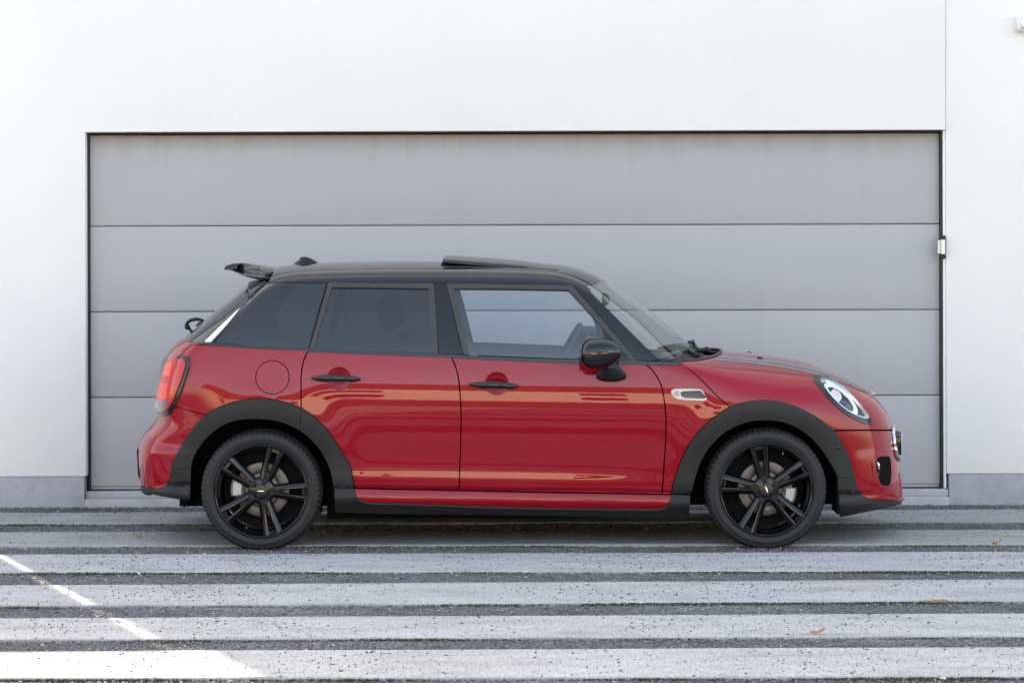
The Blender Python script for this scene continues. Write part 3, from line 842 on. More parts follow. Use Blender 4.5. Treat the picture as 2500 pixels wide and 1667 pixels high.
panel('bonnet', [X3(*hood_rear[1:]), X3(*nose[1:], *nose2), c6((1738, 780), (1500, 780), (1278, 783)), rv(af_o2), rv(seam_hood)], f1, hood_c, M['red'], car, res=.02, mode='weld', inset=1.2,
      holes=[[hl_in]])
bonnet = bpy.data.objects['bonnet']
fog = c6((1640, 1012), (1690, 1000), (1738, 1004), (1752, 1050), (1755, 1130), (1745, 1228), (1712, 1246), (1672, 1232), (1648, 1172), (1630, 1085), (1640, 1012))
fb_low = c6((1822, 1368), (1700, 1364), (1620, 1360), (1540, 1340), (1492, 1296), (1466, 1235), (1447, 1172))
fx = solve(f1, np.array([(1.2, 0, z) for z in (.528, .48, .42, .34, .255)]), np.tile([1., 0, 0], (5, 1)), 1.4)
panel('front_bumper', [c6((1278, 790), (1500, 787), (1738, 787)), X3(*fx), fb_low, rv(af_o3)], f1, front_c, M['red'], car, res=.018, mode='weld', inset=1.0, holes=[[fog]])
fv = solve(f1, np.array([(1.2, 0, z) for z in (.25, .22, .185)]), np.tile([1., 0, 0], (3, 1)), 1.4)
panel('front_valance', [rv(fb_low), X3(*fv), c6((1830, 1397), (1700, 1432), (1500, 1468), (1332, 1502)), c6((1332, 1502), (1305, 1172)), c6((1305, 1172), (1447, 1172))], f1, front_c, M['clad'], car, res=.02, mode='weld', inset=.3, off=.005)

# ---- black plastic round the wheel arches and along the sills
both('arch_trim', [J(ar_o1, ar_o2[1:]), np.vstack([c2((1413, 325)), c2((1403, 508))]), rv(ar_i), c2((500, 826), (335, 822))], f1, OY, M['clad'], car, off=.011, depth=.05, res=.018, inset=.4)
both('arch_trim', [ar_o3, J(dl((640, 906), (452, 908))), rv(ar_i2), np.vstack([c2((1404, 508)), c2((1415, 325))])], f1, OY, M['clad'], car, off=.011, depth=.05, res=.018, inset=.4)
both('arch_trim', [J(af_o1, af_o2[1:], af_o3[1:]), c6((1447, 1172), (1305, 1172)), rv(af_i), np.vstack([c6((85, 1318)), dr((1722, 966))])], f1, OY, M['clad'], car, off=.011, depth=.05, res=.018, inset=.4)
sc_low = J(dl((466, 1215), (460, 1060), (452, 910)))
both('sill_trim', [dl((452, 912), (643, 912)), rv(sill_poly[3]), rv(sill_poly[2]), rv(sill_poly[1]), dr((1722, 972), (1898, 980)), dr((1898, 980), (1890, 1188)), J(dr((1890, 1188), (1500, 1184), (700, 1168), (0, 1155)), dl((1500, 1150), (900, 1143), (462, 1130)))
     , dl((462, 1130), (452, 912))], f1, OY, M['clad'], car, off=.009, depth=.04, res=.018, inset=.5)

# ---- inner shell behind the gaps, wheel wells, underbody
def inner_shell():
    b = MB()
    for s in (-1, 1):
        X = np.linspace(-1.82, 1.93, 120)
        for zs in (np.linspace(.24, .93, 24),):
            o = np.array([(x, 0, z) for x in X for z in zs]); d = np.tile([0, -1., 0], (len(o), 1))
            S = solve(f1, o, d, 1.2); n = grad(f1, S); S = S - n * .018; S[:, 1] *= -s
            F = []
            m = len(zs)
            for i in range(len(X) - 1):
                for j in range(m - 1):
                    c = S[[i * m + j, (i + 1) * m + j + 1]].mean(0)
                    if min(math.hypot(c[0] + 1.279, c[2] - .309), math.hypot(c[0] - 1.289, c[2] - .309)) < .40: continue
                    if max(S[i * m + j, 0], S[(i + 1) * m + j, 0]) > 1.95: continue
                    if abs(S[i * m + j, 1]) < .25 or abs(S[(i + 1) * m + j + 1, 1]) < .25: continue
                    F.append((i * m + j, (i + 1) * m + j, (i + 1) * m + j + 1, i * m + j + 1))
            b.add(S, F)
    b.box((-1.72, -.62, .19), (1.86, .62, .25))
    b.box((.90, -.60, .25), (1.66, .60, .62))
    b.box((-1.78, -.58, .25), (-1.0, .58, .80))
    b.box((-.95, -.74, .135), (.90, .74, .30))
    b.obj('body_shell', M['dark'], car, True)
    for ax in (-1.279, 1.289):
        for s in (-1, 1):
            v = []; f = []; A = np.linspace(-.28, math.pi + .28, 40)
            q = np.array([(ax + .43 * math.cos(a), 0, max(.31 + .43 * math.sin(a), .24)) for a in A])
            yb = np.abs(solve(f1, q, np.tile([0, -1., 0], (40, 1)), 1.2)[:, 1])
            for a, yy in zip(A, yb):
                for (r, y) in ((.425, yy - .035), (.41, yy - .06), (.40, .55), (.05, .55)):
                    v.append((ax + r * math.cos(a), s * y, .31 + r * math.sin(a)))
            for i in range(39):
                for j in range(3): f.append((i * 4 + j, i * 4 + j + 1, i * 4 + j + 5, i * 4 + j + 4))
            MB().add(v, f).obj('wheel_well', M['well'], car, True)
inner_shell()
# flaps ahead of and behind the wheels, exhaust side floor
MB().box((-1.005, -.80, .155), (-.985, -.56, .30)).obj('mud_flap', M['clad'], car, bevel=.004)
MB().box((1.66, -.74, .150), (1.675, -.50, .30)).obj('mud_flap', M['well'], car, bevel=.004)

# ---- greenhouse
gut = J(c1((1440, 472), (1630, 481), (2080, 486)), c3((800, 394),), c4((180, 402), (1000, 411), (1420, 420), (1560, 428), (1640, 428)))
roof_front = c4((1640, 428), (1700, 418), (1790, 396), (1872, 366))
rx = np.array([.508, .42, .28, 0, -.37, -.8, -1.1, -1.285]); rc = top_z(f2, rx, rx * 0)
roof_rear = c1((1527, 318), (1515, 370), (1490, 415), (1440, 472))
SR0, SR1 = (-.372, .31)
roof_c = Central((-.4, 0, .55), (0, -.45, .9))
sunhole = [X3(*top_z(f2, np.array([SR0 + .01, -.2, 0, .2, SR1 - .01, SR1 - .01, SR1 - .01, .2, 0, -.2, SR0 + .01, SR0 + .01]), np.array([-.43, -.43, -.43, -.43, -.42, -.2, -.002, -.002, -.002, -.002, -.002, -.2])))]
panel('roof', [gut, roof_front, X3(*rc), roof_rear], f2, roof_c, M['roofm'], car, res=.024, mode='weld', inset=.6, off=.003)
# windows of the near side: outer and inner outline of each frame
rdf_o = [c3((60, 1110), (160, 760), (266, 396)), c3((266, 396), (800, 398), (1385, 402)), c3((1385, 402), (1412, 760), (1437, 1150)), c3((1437, 1150), (800, 1128), (60, 1110))]
rdf_i = [c3((124, 1096), (180, 870), (305, 443)), c3((305, 443), (800, 447), (1330, 456)), c3((1330, 456), (1352, 800), (1376, 1140)), c3((1376, 1140), (800, 1118), (124, 1096))]
fdf_o = [c4((350, 1156), (260, 780), (168, 404)), c4((168, 404), (1000, 414), (1505, 424)), c4((1505, 424), (1850, 812), (2195, 1222)), c4((2195, 1222), (1300, 1200), (350, 1156))]
fdf_i = [c4((412, 1158), (330, 800), (246, 456)), c4((246, 456), (900, 461), (1468, 471)), c4((1468, 471), (1780, 815), (2115, 1216)), c4((2115, 1216), (1300, 1192), (412, 1158))]
bp = [c4((34, 404), (62, 780), (90, 1148)), c4((90, 1148), (346, 1156)), c4((346, 1156), (256, 780), (170, 404)), c4((170, 404), (34, 404))]
qg = [c1((1442, 478), (1700, 484), (2076, 488)), c1((2076, 488), (1980, 820), (1882, 1178)), c1((1882, 1178), (1400, 1158), (885, 1122)), c1((885, 1122), (1050, 900), (1262, 650)), c1((1262, 650), (1442, 478))]
ap = [c4((1508, 424), (1640, 426)), J(c4((1640, 426), (1700, 470)), c5((180, 320), (420, 560), (660, 800), (912, 1050))), c5((912, 1050), (700, 1044), (655, 1046)), J(rv(c4((1520, 440), (1850, 808), (2188, 1216))))]
def fopen(name, outer, inner, mat, parent2, off, depth, hi=0):
    return panel(name, outer, f2, OY, mat, parent2[0], off=off, depth=depth, res=.02, inset=.4, holes=[[np.vstack(inner)]], mode=parent2[1], hole_inset=hi)
fopen('window_frame', rdf_o, rdf_i, M['frame'], rd, .005, .022)
fopen('window_frame', fdf_o, fdf_i, M['frame'], fd, .005, .022)
panel('window_pane', rdf_i, f2, OY, M['privacy'], rd[0], off=-.006, depth=.004, res=.03, inset=-1.0, mode=rd[1])
panel('window_pane', fdf_i, f2, OY, M['glass'], fd[0], off=-.006, depth=.004, res=.03, inset=-1.0, mode=fd[1])
qw = panel('quarter_window', qg, f2, OY, M['privacy'], car, off=.001, depth=.004, res=.025, inset=.6, mode='copy')
both('rear_pillar', [c1((1444, 480), (1620, 484)), c1((1620, 484), (1350, 800), (1075, 1128)), c1((1075, 1128), (888, 1120)), c1((888, 1120), (1050, 900), (1262, 650)), c1((1262, 650), (1444, 480))], f2, OY, M['gloss'], car, off=-.006, depth=.02, res=.025, inset=1)
both('centre_pillar', bp, f2, OY, M['gloss'], car, off=.003, depth=.03, res=.03, inset=.6)
both('windscreen_pillar', ap, f2, OY, M['gloss'], car, off=.003, depth=.03, res=.02, inset=.6)
# backing behind the shut lines of the pillars
for q in ([c1((2056, 488), (1960, 820), (1862, 1176)), np.vstack([c1((1862, 1176)), c3((82, 1102))]), c3((82, 1102), (185, 760), (290, 400)), np.vstack([c3((290, 400)), c1((2056, 488))])],
          [c4((8, 406), (40, 780), (66, 1148)), c4((66, 1148), (372, 1156)), c4((372, 1156), (282, 780), (196, 408)), c4((196, 408), (8, 406))],
          [c4((1480, 426), (1580, 432)), c4((1580, 432), (1900, 800), (2240, 1216)), c4((2240, 1216), (2160, 1214)), c4((2160, 1214), (1830, 820), (1480, 426))]):
    both('pillar_core', q, f2, OY, M['cabin'], car, off=-.018, depth=.02, res=.03, inset=0)
# thin dividers inside the panes
panel('window_divider', [c3((238, 650), (268, 1100)), c3((268, 1100), (284, 1100)), c3((284, 1100), (248, 650)), c3((248, 650), (238, 650))], f2, OY, M['frame'], rd[0], off=-.003, depth=.006, res=.03, inset=0, mode=rd[1])
panel('mirror_sail', [c4((1815, 866), (1860, 1000), (1900, 1205)), c4((1900, 1205), (2112, 1214)), c4((2112, 1214), (1960, 1028), (1815, 866))], f2, OY, M['gloss'], fd[0], off=-.002, depth=.01, res=.02, inset=.3, mode=fd[1])
both('pillar_reflection', [c1((782, 1112), (965, 935), (1150, 764)), c1((1150, 764), (1004, 945), (846, 1118)), c1((846, 1118), (782, 1112))], f2, rw_c0, M['satin'], car, off=.006, depth=.006, res=.015, inset=0)  # silver strip added in place of the bright wall reflection on the pillar
# belt moulding
mould_top = J(c1((800, 1120), (1100, 1142), (1500, 1160), (1880, 1176)), c3((400, 1108), (900, 1132), (1570, 1158)), c4((700, 1184), (1300, 1206), (2000, 1222)), c5((640, 1050), (800, 1056), (1000, 1066), (1140, 1068)))
def belt_strip():
    fm = lambda p: np.abs(p[..., 1]) - (W_z(np.minimum(p[..., 2] + .018 * p[..., 0], 1.04)) - T_x(p[..., 0]) - .008)
    both('belt_moulding', [mould_top, J(rv(belt_n), rv(belt_f)[1:], rv(belt_r)[1:], rv(belt_q)[1:])], fm, OY, M['gloss'], car, off=0.0, depth=.03, res=.012, inset=-.8)
belt_strip()
# shelf that closes the body under the windows
def shelf():
    X = np.linspace(-1.70, .86, 60); b = MB()
    zb = np.interp(X, [-1.7, -1.0, 0, .66, .86], [1.035, 1.005, .965, .930, .922])
    for s in (-1, 1):
        o = np.array([(x, 0, z) for x, z in zip(X, zb)]); S = solve(f1, o, np.tile([0, -1., 0], (len(o), 1)), 1.2)
        yo = np.abs(S[:, 1]) - .012
        rings = [[(x, s * y, z - .02), (x, s * (y - .07), z + .004), (x, s * (y - .09), z - .35)] for x, y, z in zip(X, yo, zb)]
        b.loft(rings, cap=False, closed=False)
    b.obj('door_trim', M['cabin'], car, True)
shelf()
# windscreen, rear window
ws_c = Central((.2, 0, .75), (.75, -.35, .55))
wz = np.array([1.335, 1.25, 1.17, 1.08, 1.0]); wcen = solve(f2, np.array([(-.2, 0, z) for z in wz]), np.tile([1., 0, 0], (5, 1)), 2.0)
wy = np.linspace(0, -.66, 14)
wbz = 1.0 - .055 * (np.abs(wy) / .66)**2
wbase = solve(f2, np.stack([wy * 0 - .2, wy, wbz], -1), np.tile([1., 0, 0], (14, 1)), 2.0)
ws_edge = J(c5((905, 1042), (660, 800), (420, 560), (180, 318)), c4((1700, 468), (1646, 430)))
panel('windscreen', [c4((1646, 430), (1700, 420), (1790, 398), (1872, 368)), X3(*wcen), X3(*wbase[1:]), ws_edge], f2, ws_c, M['wsglass'], car, res=.03, mode='weld', inset=.6, depth=.005, off=.004)
rw_c = Central((-1.0, 0, .9), (-.75, -.45, .4))
rz = np.array([1.33, 1.25, 1.16, 1.08, 1.025]); rcen = solve(f2, np.array([(-.6, 0, z) for z in rz]), np.tile([-1., 0, 0], (5, 1)), 2.0)
ry = np.linspace(0, -.60, 8); 
def rline(yy, z): return solve(f2, np.array([(-.6, y, z) for y in yy]), np.tile([-1., 0, 0], (len(yy), 1)), 2.0)
e_edge = np.array([(609, 729), (570, 778), (524, 838)])
panel('rear_window', [X3(*rcen), X3(*rline([-.15, -.3, -.42], 1.028)), X3(*[rline([-y], z)[0] for y, z in ((.44, 1.08), (.44, 1.16), (.43, 1.24), (.42, 1.325))]), X3(*rline([-.3, -.15], 1.33))], f2, rw_c, M['privacy'], car, res=.03, mode='weld', inset=0, off=.002, depth=.004)
panel('tailgate_frame', [X3(*[rline([-y], z)[0] for y, z in ((.42, 1.325), (.43, 1.24), (.44, 1.16), (.44, 1.08), (.42, 1.028))]), np.array([(470, 836), (499, 840), (522, 838)]), np.array([(522, 838), (570, 778), (607, 731)]), np.array([(607, 731), (603, 704)])], f2, rw_c, M['gloss'], car, res=.02, mode='copy', inset=.5, off=.003)

# ---- sunroof, antenna, spoiler
def sunroof():
    near = np.array([at(p, -.43) for p in catmull(c4((130, 148), (350, 168), (600, 188), (950, 218), (1290, 253)), 12)])
    mid = np.array([at(p, 0) for p in catmull(c4((158, 95), (480, 115), (850, 142), (1120, 173), (1390, 208)), 12)])
    t = np.linspace(0, 1, 26)
    rs = lambda q: np.stack([np.interp(t, np.linspace(0, 1, len(q)), q[:, i]) for i in range(3)], -1)
    near, mid = rs(near), rs(mid); Y = np.linspace(-.43, .43, 25); b = MB()
    top = []; 
    for i in range(26):
        for y in Y:
            u = 1 - (y / .43)**2; drop = .006 * max(0, abs(y) - .40) / .03
            top.append((near[i][0] * (1 - u) + mid[i][0] * u, y, near[i][2] * (1 - u) + mid[i][2] * u - drop))
    n = len(Y); F = [(i * n + j, i * n + j + 1, (i + 1) * n + j + 1, (i + 1) * n + j) for i in range(25) for j in range(n - 1)]
    o = b.add(top, F).obj('sunroof', M['gloss'], car, True)
    m = o.modifiers.new('thick', 'SOLIDIFY'); m.thickness = .014; m.offset = -1
    xs = np.linspace(-.372, -.06, 10); ys = np.linspace(-.42, .42, 17)
    P = [top_z(f2, [x], [y])[0] + np.array([0, 0, .0042]) for x in xs for y in ys]
    nn = len(ys); F = [(i * nn + j, i * nn + j + 1, (i + 1) * nn + j + 1, (i + 1) * nn + j) for i in range(len(xs) - 1) for j in range(nn - 1)]
    MB().add(P, F).obj('sunroof_opening', M['dark'], car, True)
    for s in (-1, 1):
        a = MB(); p0, p1, p2 = at(c4((350, 205))[0], -.40), at(c4((500, 222))[0], -.40), at(c4((660, 230))[0], -.40)
        P = [np.array([p[0], s * abs(p[1]), p[2]]) for p in (p0, p1, p2)]
        a.tube(P, [.007, .006, .009], 6); a.obj('sunroof_arm', M['lampdark'], car)
        P = [np.array([top_z(f2, [x], [s * .445])[0][0], s * .445, top_z(f2, [x], [s * .445])[0][2] + .0035]) for x in np.linspace(-.36, .24, 30)]
        MB().tube(P, .0022, 6).obj('roof_seam', M['lampdark'], car)
sunroof()
def fin():
    b = MB(); rings = []
    for (yy, xa, xb, hw) in ((318, 1728, 1985, .034), (296, 1722, 2000, .036), (268, 1733, 1992, .028), (250, 1752, 1972, .023), (236, 1776, 1950, .019), (218, 1788, 1915, .014), (203, 1800, 1880, .009), (198, 1812, 1858, .004)):
        a = at(c1((xa, yy))[0], 0); e = at(c1((xb, yy))[0], 0); cx = (a[0] + e[0]) / 2; rx = (e[0] - a[0]) / 2
        rings.append([(cx + rx * math.copysign(abs(math.cos(t))**.8, math.cos(t)), hw * math.sin(t), a[2] - .003) for t in np.linspace(0, 2 * math.pi, 25)[:-1]])
    b.loft(rings).obj('antenna_fin', M['roofm'], car, True, ang=60)
fin()
def spoiler():
    near = [(1534, 366), (1400, 378), (1250, 352), (1120, 336), (1042, 328), (1000, 328), (992, 346), (1042, 344), (1115, 372), (1205, 414), (1330, 446), (1462, 474)]
    mid = [(1560, 318), (1400, 296), (1300, 281), (1180, 271), (1046, 279), (1004, 300), (996, 330), (1050, 345), (1130, 365), (1220, 390), (1340, 420), (1480, 440)]
    ye = np.array([.556, .556, .562, .566, .570, .575, .585, .592, .602, .612, .620, .628])
    A = np.array([at(p, -y) for p, y in zip(c1(*near), ye)])
    q = np.stack([A[:, 0] * 0 - 1.27, A[:, 0] * 0, np.clip(A[:, 2], 1.33, 1.415)], -1)
    yf = np.abs(solve(f2, q, np.tile([0, -1., 0], (len(q), 1)), 1.2)[:, 1])
    ye = np.minimum(yf, .66) - .05 * np.clip((-1.27 - A[:, 0]) / .28, 0, 1)**2
    A = np.array([at(p, -y) for p, y in zip(c1(*near), ye)]); B = np.array([at(p, 0) for p in c1(*mid)])
    A[:, 1] = ye; B[:, 1] = ye
    rs = lambda P: np.vstack([catmull_n(P[:6], 16), catmull_n(P[6:], 16)])
    A, B = rs(A), rs(B); rings = []
    for q in np.concatenate([-1 + .06 * (1 - np.cos(np.linspace(0, math.pi / 2, 8))), np.linspace(-.91, .91, 29), 1 - .06 * (1 - np.cos(np.linspace(math.pi / 2, 0, 8)))]):
        w = 1 - abs(q)**2.2
        P = A * (1 - w) + B * w
        e = min(1, max(0, abs(q) - .94) / .06); c = (P + P[::-1]) / 2; k_ = math.sqrt(max(0, 1 - .98 * e * e)); P = c + (P - c) * np.array([1, 1, k_])
        rings.append([(p[0], q * p[1], p[2]) for p in P])
    MB().loft(rings).obj('spoiler', M['roofm'], car, True, ang=45)
    for sd in (-1, 1):
        v = []
        for q in (.46, .74):
            w = 1 - q**2.2
            for k in (3, 9):
                p = A[k] * (1 - w) + B[k] * w; v.append((p[0], sd * q * p[1], p[2] + .0012))
        MB().add(v, [(0, 1, 3, 2)]).obj('spoiler_slot', M['dark'], car, False)
    both('spoiler_blade', [c1((1256, 487), (1330, 474), (1432, 476)), c1((1432, 476), (1340, 570), (1262, 648)), c1((1262, 648), (1256, 560), (1256, 487))], f2, OY, M['gloss'], car, off=.012, depth=.02, res=.02, inset=.3)
def catmull_n(P, n):
    P = np.asarray(P, float); Q = catmull(P, .004); d = np.concatenate([[0], np.cumsum(np.linalg.norm(np.diff(Q, axis=0), axis=1))])
    t = np.linspace(0, d[-1], n); return np.stack([np.interp(t, d, Q[:, i]) for i in range(Q.shape[1])], -1)
spoiler()
# ---- rear wiper
wp = MB().tube([at(p, 0) for p in c1((650, 1010), (620, 975), (590, 925))], [.006, .007, .012], 8).obj('rear_wiper', M['clad'], car)
MB().tube([at(p, -.01) for p in c1((585, 905), (592, 950), (605, 972))], [.008, .015, .010], 8).obj('wiper_cap', M['clad'], wp)
MB().tube([at(p, -.02) for p in c1((592, 905), (630, 878), (690, 866), (740, 874), (785, 890))], [.008, .010, .010, .008, .005], 8).obj('wiper_arm', M['clad'], wp)
MB().tube([at(p, .02) for p in c1((690, 945), (720, 910), (770, 890))], [.006, .007, .005], 6).obj('wiper_blade', M['clad'], wp)

# ---- cowl and wipers in front of the windscreen
def cowl():
    hr = hood_rear[1:]
    n = len(hr); ys = hr[:, 1]; b = MB(); rings = []
    Y = np.concatenate([ys, -ys[:-1][::-1]])
    H = np.concatenate([hr, (hr[:-1] * [1, -1, 1])[::-1]])
    wb = solve(f2, np.stack([Y * 0 - .2, np.clip(Y, -.70, .70), .985 - .05 * (np.abs(Y) / .70)**2], -1), np.tile([1., 0, 0], (len(Y), 1)), 2.0)
    for h, w in zip(H, wb):
        y = h[1]; w = np.array([min(w[0], h[0] - .012), y, w[2]])
        rings.append([tuple(w + np.array([-.02, 0, .012])), tuple(w * .6 + h * .4 + np.array([0, 0, -.035])), tuple(w * .25 + h * .75 + np.array([0, 0, -.045])), tuple(h + np.array([-.004, 0, -.03]))])
    c = b.loft(rings, cap=False, closed=False).obj('cowl', M['clad'], car, True)
    P = [(p[0] - .006, p[1], p[2] + .004) for p in H]
    MB().tube(P, [.005 + .002 * min(1, (1 - abs(p[1]) / .80) * 2.5) for p in P], 10).obj('cowl_lip', M['frame'], c)
    for (q, y) in ((((1280, 955), (1420, 925), (1475, 975)), -.20), (((1120, 1010), (1300, 975), (1350, 1025)), -.40)):
        m = MB(); pts = [at(p, y) for p in c5(*q)]
        m.tube([pts[0], pts[1], pts[2]], [.012, .016, .006], 6).obj('cowl_vent', M['clad'], c)
    nw = MB().tube([at(p, y) for p, y in zip(c5((905, 1030), (940, 1014), (1110, 955), (1175, 930), (1215, 915)), (-.63, -.61, -.52, -.48, -.44))], [.010, .012, .012, .014, .010], 8).obj('front_wiper', M['lampdark'], car)
    MB().tube([at(p, y) for p, y in zip(c5((1100, 935), (1150, 912), (1195, 915), (1240, 950), (1275, 985)), (-.50, -.47, -.44, -.42, -.40))], [.012, .016, .014, .010, .010], 8).obj('wiper_arm', M['lampdark'], nw)
    fw = MB().tube([at(p, y) for p, y in zip(c5((1222, 850), (1265, 845), (1275, 870), (1315, 925)), (-.05, 0, 0, -.02))], [.008, .014, .011, .010], 8).obj('front_wiper', M['lampdark'], car)
    MB().tube([at(p, y) for p, y in zip(c5((1245, 850), (1210, 858), (1255, 905), (1310, 930)), (.0, .02, .0, -.02))], [.006, .008, .007, .007], 8).obj('wiper_arm', M['lampdark'], fw)
cowl()
for q in ((1980, 1025),):
    p = cast(f1, c5(q))[0]
    for s in (-1, 1):
        MB().loft([[(p[0] + dx + .017 * r * math.cos(t), s * abs(p[1]) + .014 * r * math.sin(t), p[2] - .004 + h) for t in np.linspace(0, 2 * math.pi, 13)[:-1]] for r, h, dx in ((1, 0, 0), (.95, .007, -.001), (.7, .012, -.003), (.2, .014, -.004))]).obj('washer_nozzle', M['clad'], bonnet, True)
# bonnet stripes with their white pin lines
st_lo = J(c5((1452, 1036), (1700, 1053), (1940, 1076), (2352, 1128)), c6((640, 228), (860, 262), (1020, 292), (1200, 333), (1350, 380), (1480, 432), (1570, 474)))
st_hi = J(c5((1548, 1006), (1700, 1017), (1940, 1041), (2352, 1086)), c6((640, 197), (900, 236), (1100, 273), (1280, 329), (1420, 385), (1540, 440), (1600, 478)))
both('stripe', [st_lo, np.vstack([st_lo[-1], st_hi[-1]]), rv(st_hi), np.vstack([st_hi[0], st_lo[0]])], f1, hood_c, M['stripe'], bonnet, off=.0012, depth=.0008, res=.02, inset=0)
for e in (st_lo, st_hi):
    sh = np.array([0, 1.0]); both('pin_line', [e - sh, np.vstack([e[-1] - sh, e[-1] + sh]), rv(e) + sh, np.vstack([e[0] + sh, e[0] - sh])], f1, hood_c, M['line'], bonnet, off=.0020, depth=.0006, res=.05, inset=0)
# wing badge on the nose
bp_ = cast(f1, np.array([(2128, 951.0)]))[0]; bx = top_z(f1, [1.935], [0])[0]
bd = MB(); 
for s in (-1, 1):
    bd.loft([[(bx[0] + .004 + .012 * math.cos(t) * r, s * y, bx[2] + .004 + .009 * math.sin(t) * r) for t in np.linspace(0, 2 * math.pi, 9)[:-1]] for y, r in ((0, 1.2), (.018, 1.2), (.022, .7), (.045, .6), (.062, .15))])
bd.obj('wing_badge', M['chrome'], bonnet, True)

# ---- head lamps
def ring_scale(P, k, c=None):
    c = P.mean(0) if c is None else c
    return c + (P - c) * k
def headlamp(side_mode):
    out = []
    a = panel('headlight', [hl_out], f1, hood_c, M['gloss'], car, off=.004, depth=.02, res=.03, inset=0, holes=[[hl_in]], mode='copy')
    drl = c6((1208, 378), (1255, 374), (1330, 408), (1402, 470), (1462, 545), (1492, 612), (1482, 650), (1440, 642), (1368, 592), (1298, 522), (1236, 442), (1208, 400), (1208, 378))
    cc = c6((1352, 512))[0]
    for i in (0, 1):
        k = dict(mode='one')
    def pair(name, segs, mat, off, holes=(), inset=0, depth=.004, res=.03):
        n = panel(name, segs, f1, hood_c, M[mat], a[0], off=off, depth=depth, res=res, inset=inset, holes=holes, mode=a[1]); return n
    pair('lamp_bowl', [ring_scale(hl_in, 1.02)], 'lampdark', -.040)
    pair('lamp_rim', [ring_scale(hl_in, 1.0)], 'satin', -.003, holes=[[ring_scale(hl_in, .90, cc)]], depth=.03)
    pair('light_ring', [drl], 'lampwhite', -.012, holes=[[ring_scale(drl, .80, cc)]], depth=.012)
    pair('reflector', [ring_scale(drl, .80, cc)], 'reflector', -.022)
    pair('projector', [c6((1290, 418), (1345, 455), (1360, 500), (1330, 540), (1280, 500), (1265, 450), (1290, 418))], 'chrome', -.016, depth=.01)
    pair('baffle', [c6((1370, 520), (1420, 540), (1465, 610), (1450, 640), (1390, 600), (1350, 550), (1370, 520))], 'lampdark', -.018, depth=.006)
    pair('lens', [hl_in], 'lens', .003, inset=-.5, depth=.003, res=.02)
headlamp(0)
# ---- tail lamps
tl_o = c7((386, 222), (428, 186), (480, 180), (508, 198), (516, 240), (502, 320), (470, 420), (430, 530), (390, 620), (350, 692), (310, 727), (270, 730), (242, 705), (228, 655), (228, 560), (260, 420), (320, 270), (386, 222))
tl_i = c7((346, 236), (390, 222), (458, 216), (483, 236), (480, 290), (450, 390), (410, 500), (370, 600), (330, 668), (290, 690), (246, 682), (226, 640), (232, 560), (258, 450), (300, 320), (346, 236))
ta = panel('taillight', [tl_o], f1, rear_c, M['gloss'], car, off=.010, depth=.02, res=.02, inset=0, mode='copy')
def tpair(name, pts, mat, off): panel(name, [J(c7(*pts), c7(pts[0]))], f1, rear_c, M[mat], ta[0], off=off, depth=.004, res=.02, inset=0, mode=ta[1])
panel('lamp_lens', [tl_i], f1, rear_c, M['tail'], ta[0], off=.017, depth=.012, res=.015, inset=0, mode=ta[1])
tpair('tail_light_bar', ((330, 262), (378, 246), (366, 330), (346, 420), (332, 500), (322, 575), (252, 572), (268, 470), (292, 372), (312, 300)), 'tailbright', .0185)
tpair('lamp_divider', ((296, 372), (346, 372), (338, 428), (280, 428)), 'tail', .0195)
tpair('lamp_foot', ((238, 588), (332, 586), (345, 630), (300, 684), (250, 680), (230, 640)), 'taildark', .0187)
tpair('reversing_light', ((234, 614), (262, 618), (264, 636), (236, 634)), 'clearlens', .0196)
# ---- front bumper fittings
def cup(name, loop, depth, mat, parent=None):
    P = cast(f1, catmull(loop, 5)[:-1]); nn = grad(f1, P)
    for s in (-1, 1):
        my = np.array([1, s * -1, 1]) if s == 1 else np.array([1, 1, 1])
        rings = [P * my + nn * my * .001, (P - nn * depth) * my, (P.mean(0) * .15 + P * .85 - nn * depth * 1.2) * my]
        MB().loft(rings, cap=True).obj(name, M[mat], parent, True, ang=40)
fb = bpy.data.objects['front_bumper']
cup('air_intake', fog, .07, 'dark', fb)
for s in (-1, 1):
    P = [at(p, -.66) + np.array([0, .012, 0]) for p in c6((1640, 1050), (1650, 1062), (1655, 1100), (1652, 1140), (1645, 1168))]
    MB().tube([(p[0], s * abs(p[1]), p[2]) for p in P], [.003, .006, .007, .006, .003], 8).obj('fog_lamp_ring', M['chrome'], fb)
def grille():
    yz = [(-.40, .47), (-.375, .53), (-.31, .563), (0, .575), (.31, .563), (.375, .53), (.40, .47), (.375, .42), (.31, .395), (0, .39), (-.31, .395), (-.375, .42)]
    def on(y, z, o): 
        q = solve(f1, np.array([(1.0, y, z)]), np.array([[1., 0, 0]]), 1.6)[0]; return q + np.array([o, 0, 0])
    P = [on(y, z, .006) for y, z in yz]; P = [P[i] * (1 - t) + P[(i + 1) % 12] * t for i in range(12) for t in (0, .5)]
    P.append(P[0]); g = MB().tube(P, .011, 8).obj('grille', M['chrome'], fb)
    v = [on(0, .48, .002)] + [on(y * .98, .48 + (z - .48) * .98, .002) for y, z in yz]
    MB().add(v, [(0, i, i % 12 + 1) for i in range(1, 13)]).obj('grille_mesh', M['lampdark'], g, False)
    for z in (.43, .46, .49, .52):
        MB().tube([on(y, z, .004) for y in np.linspace(-.36, .36, 9)], .006, 6).obj('grille_bar', M['gloss'], g)
    x0 = on(-.24, .48, 0)[0]
    MB().box((x0 - .01, -.26, .415), (x0 + .026, .26, .535)).obj('plate_holder', M['gloss'], g, bevel=.005)
    MB().box((x0 + .0262, -.255, .42), (x0 + .030, .255, .53)).obj('number_plate', M['white'], g, bevel=.001)
grille()
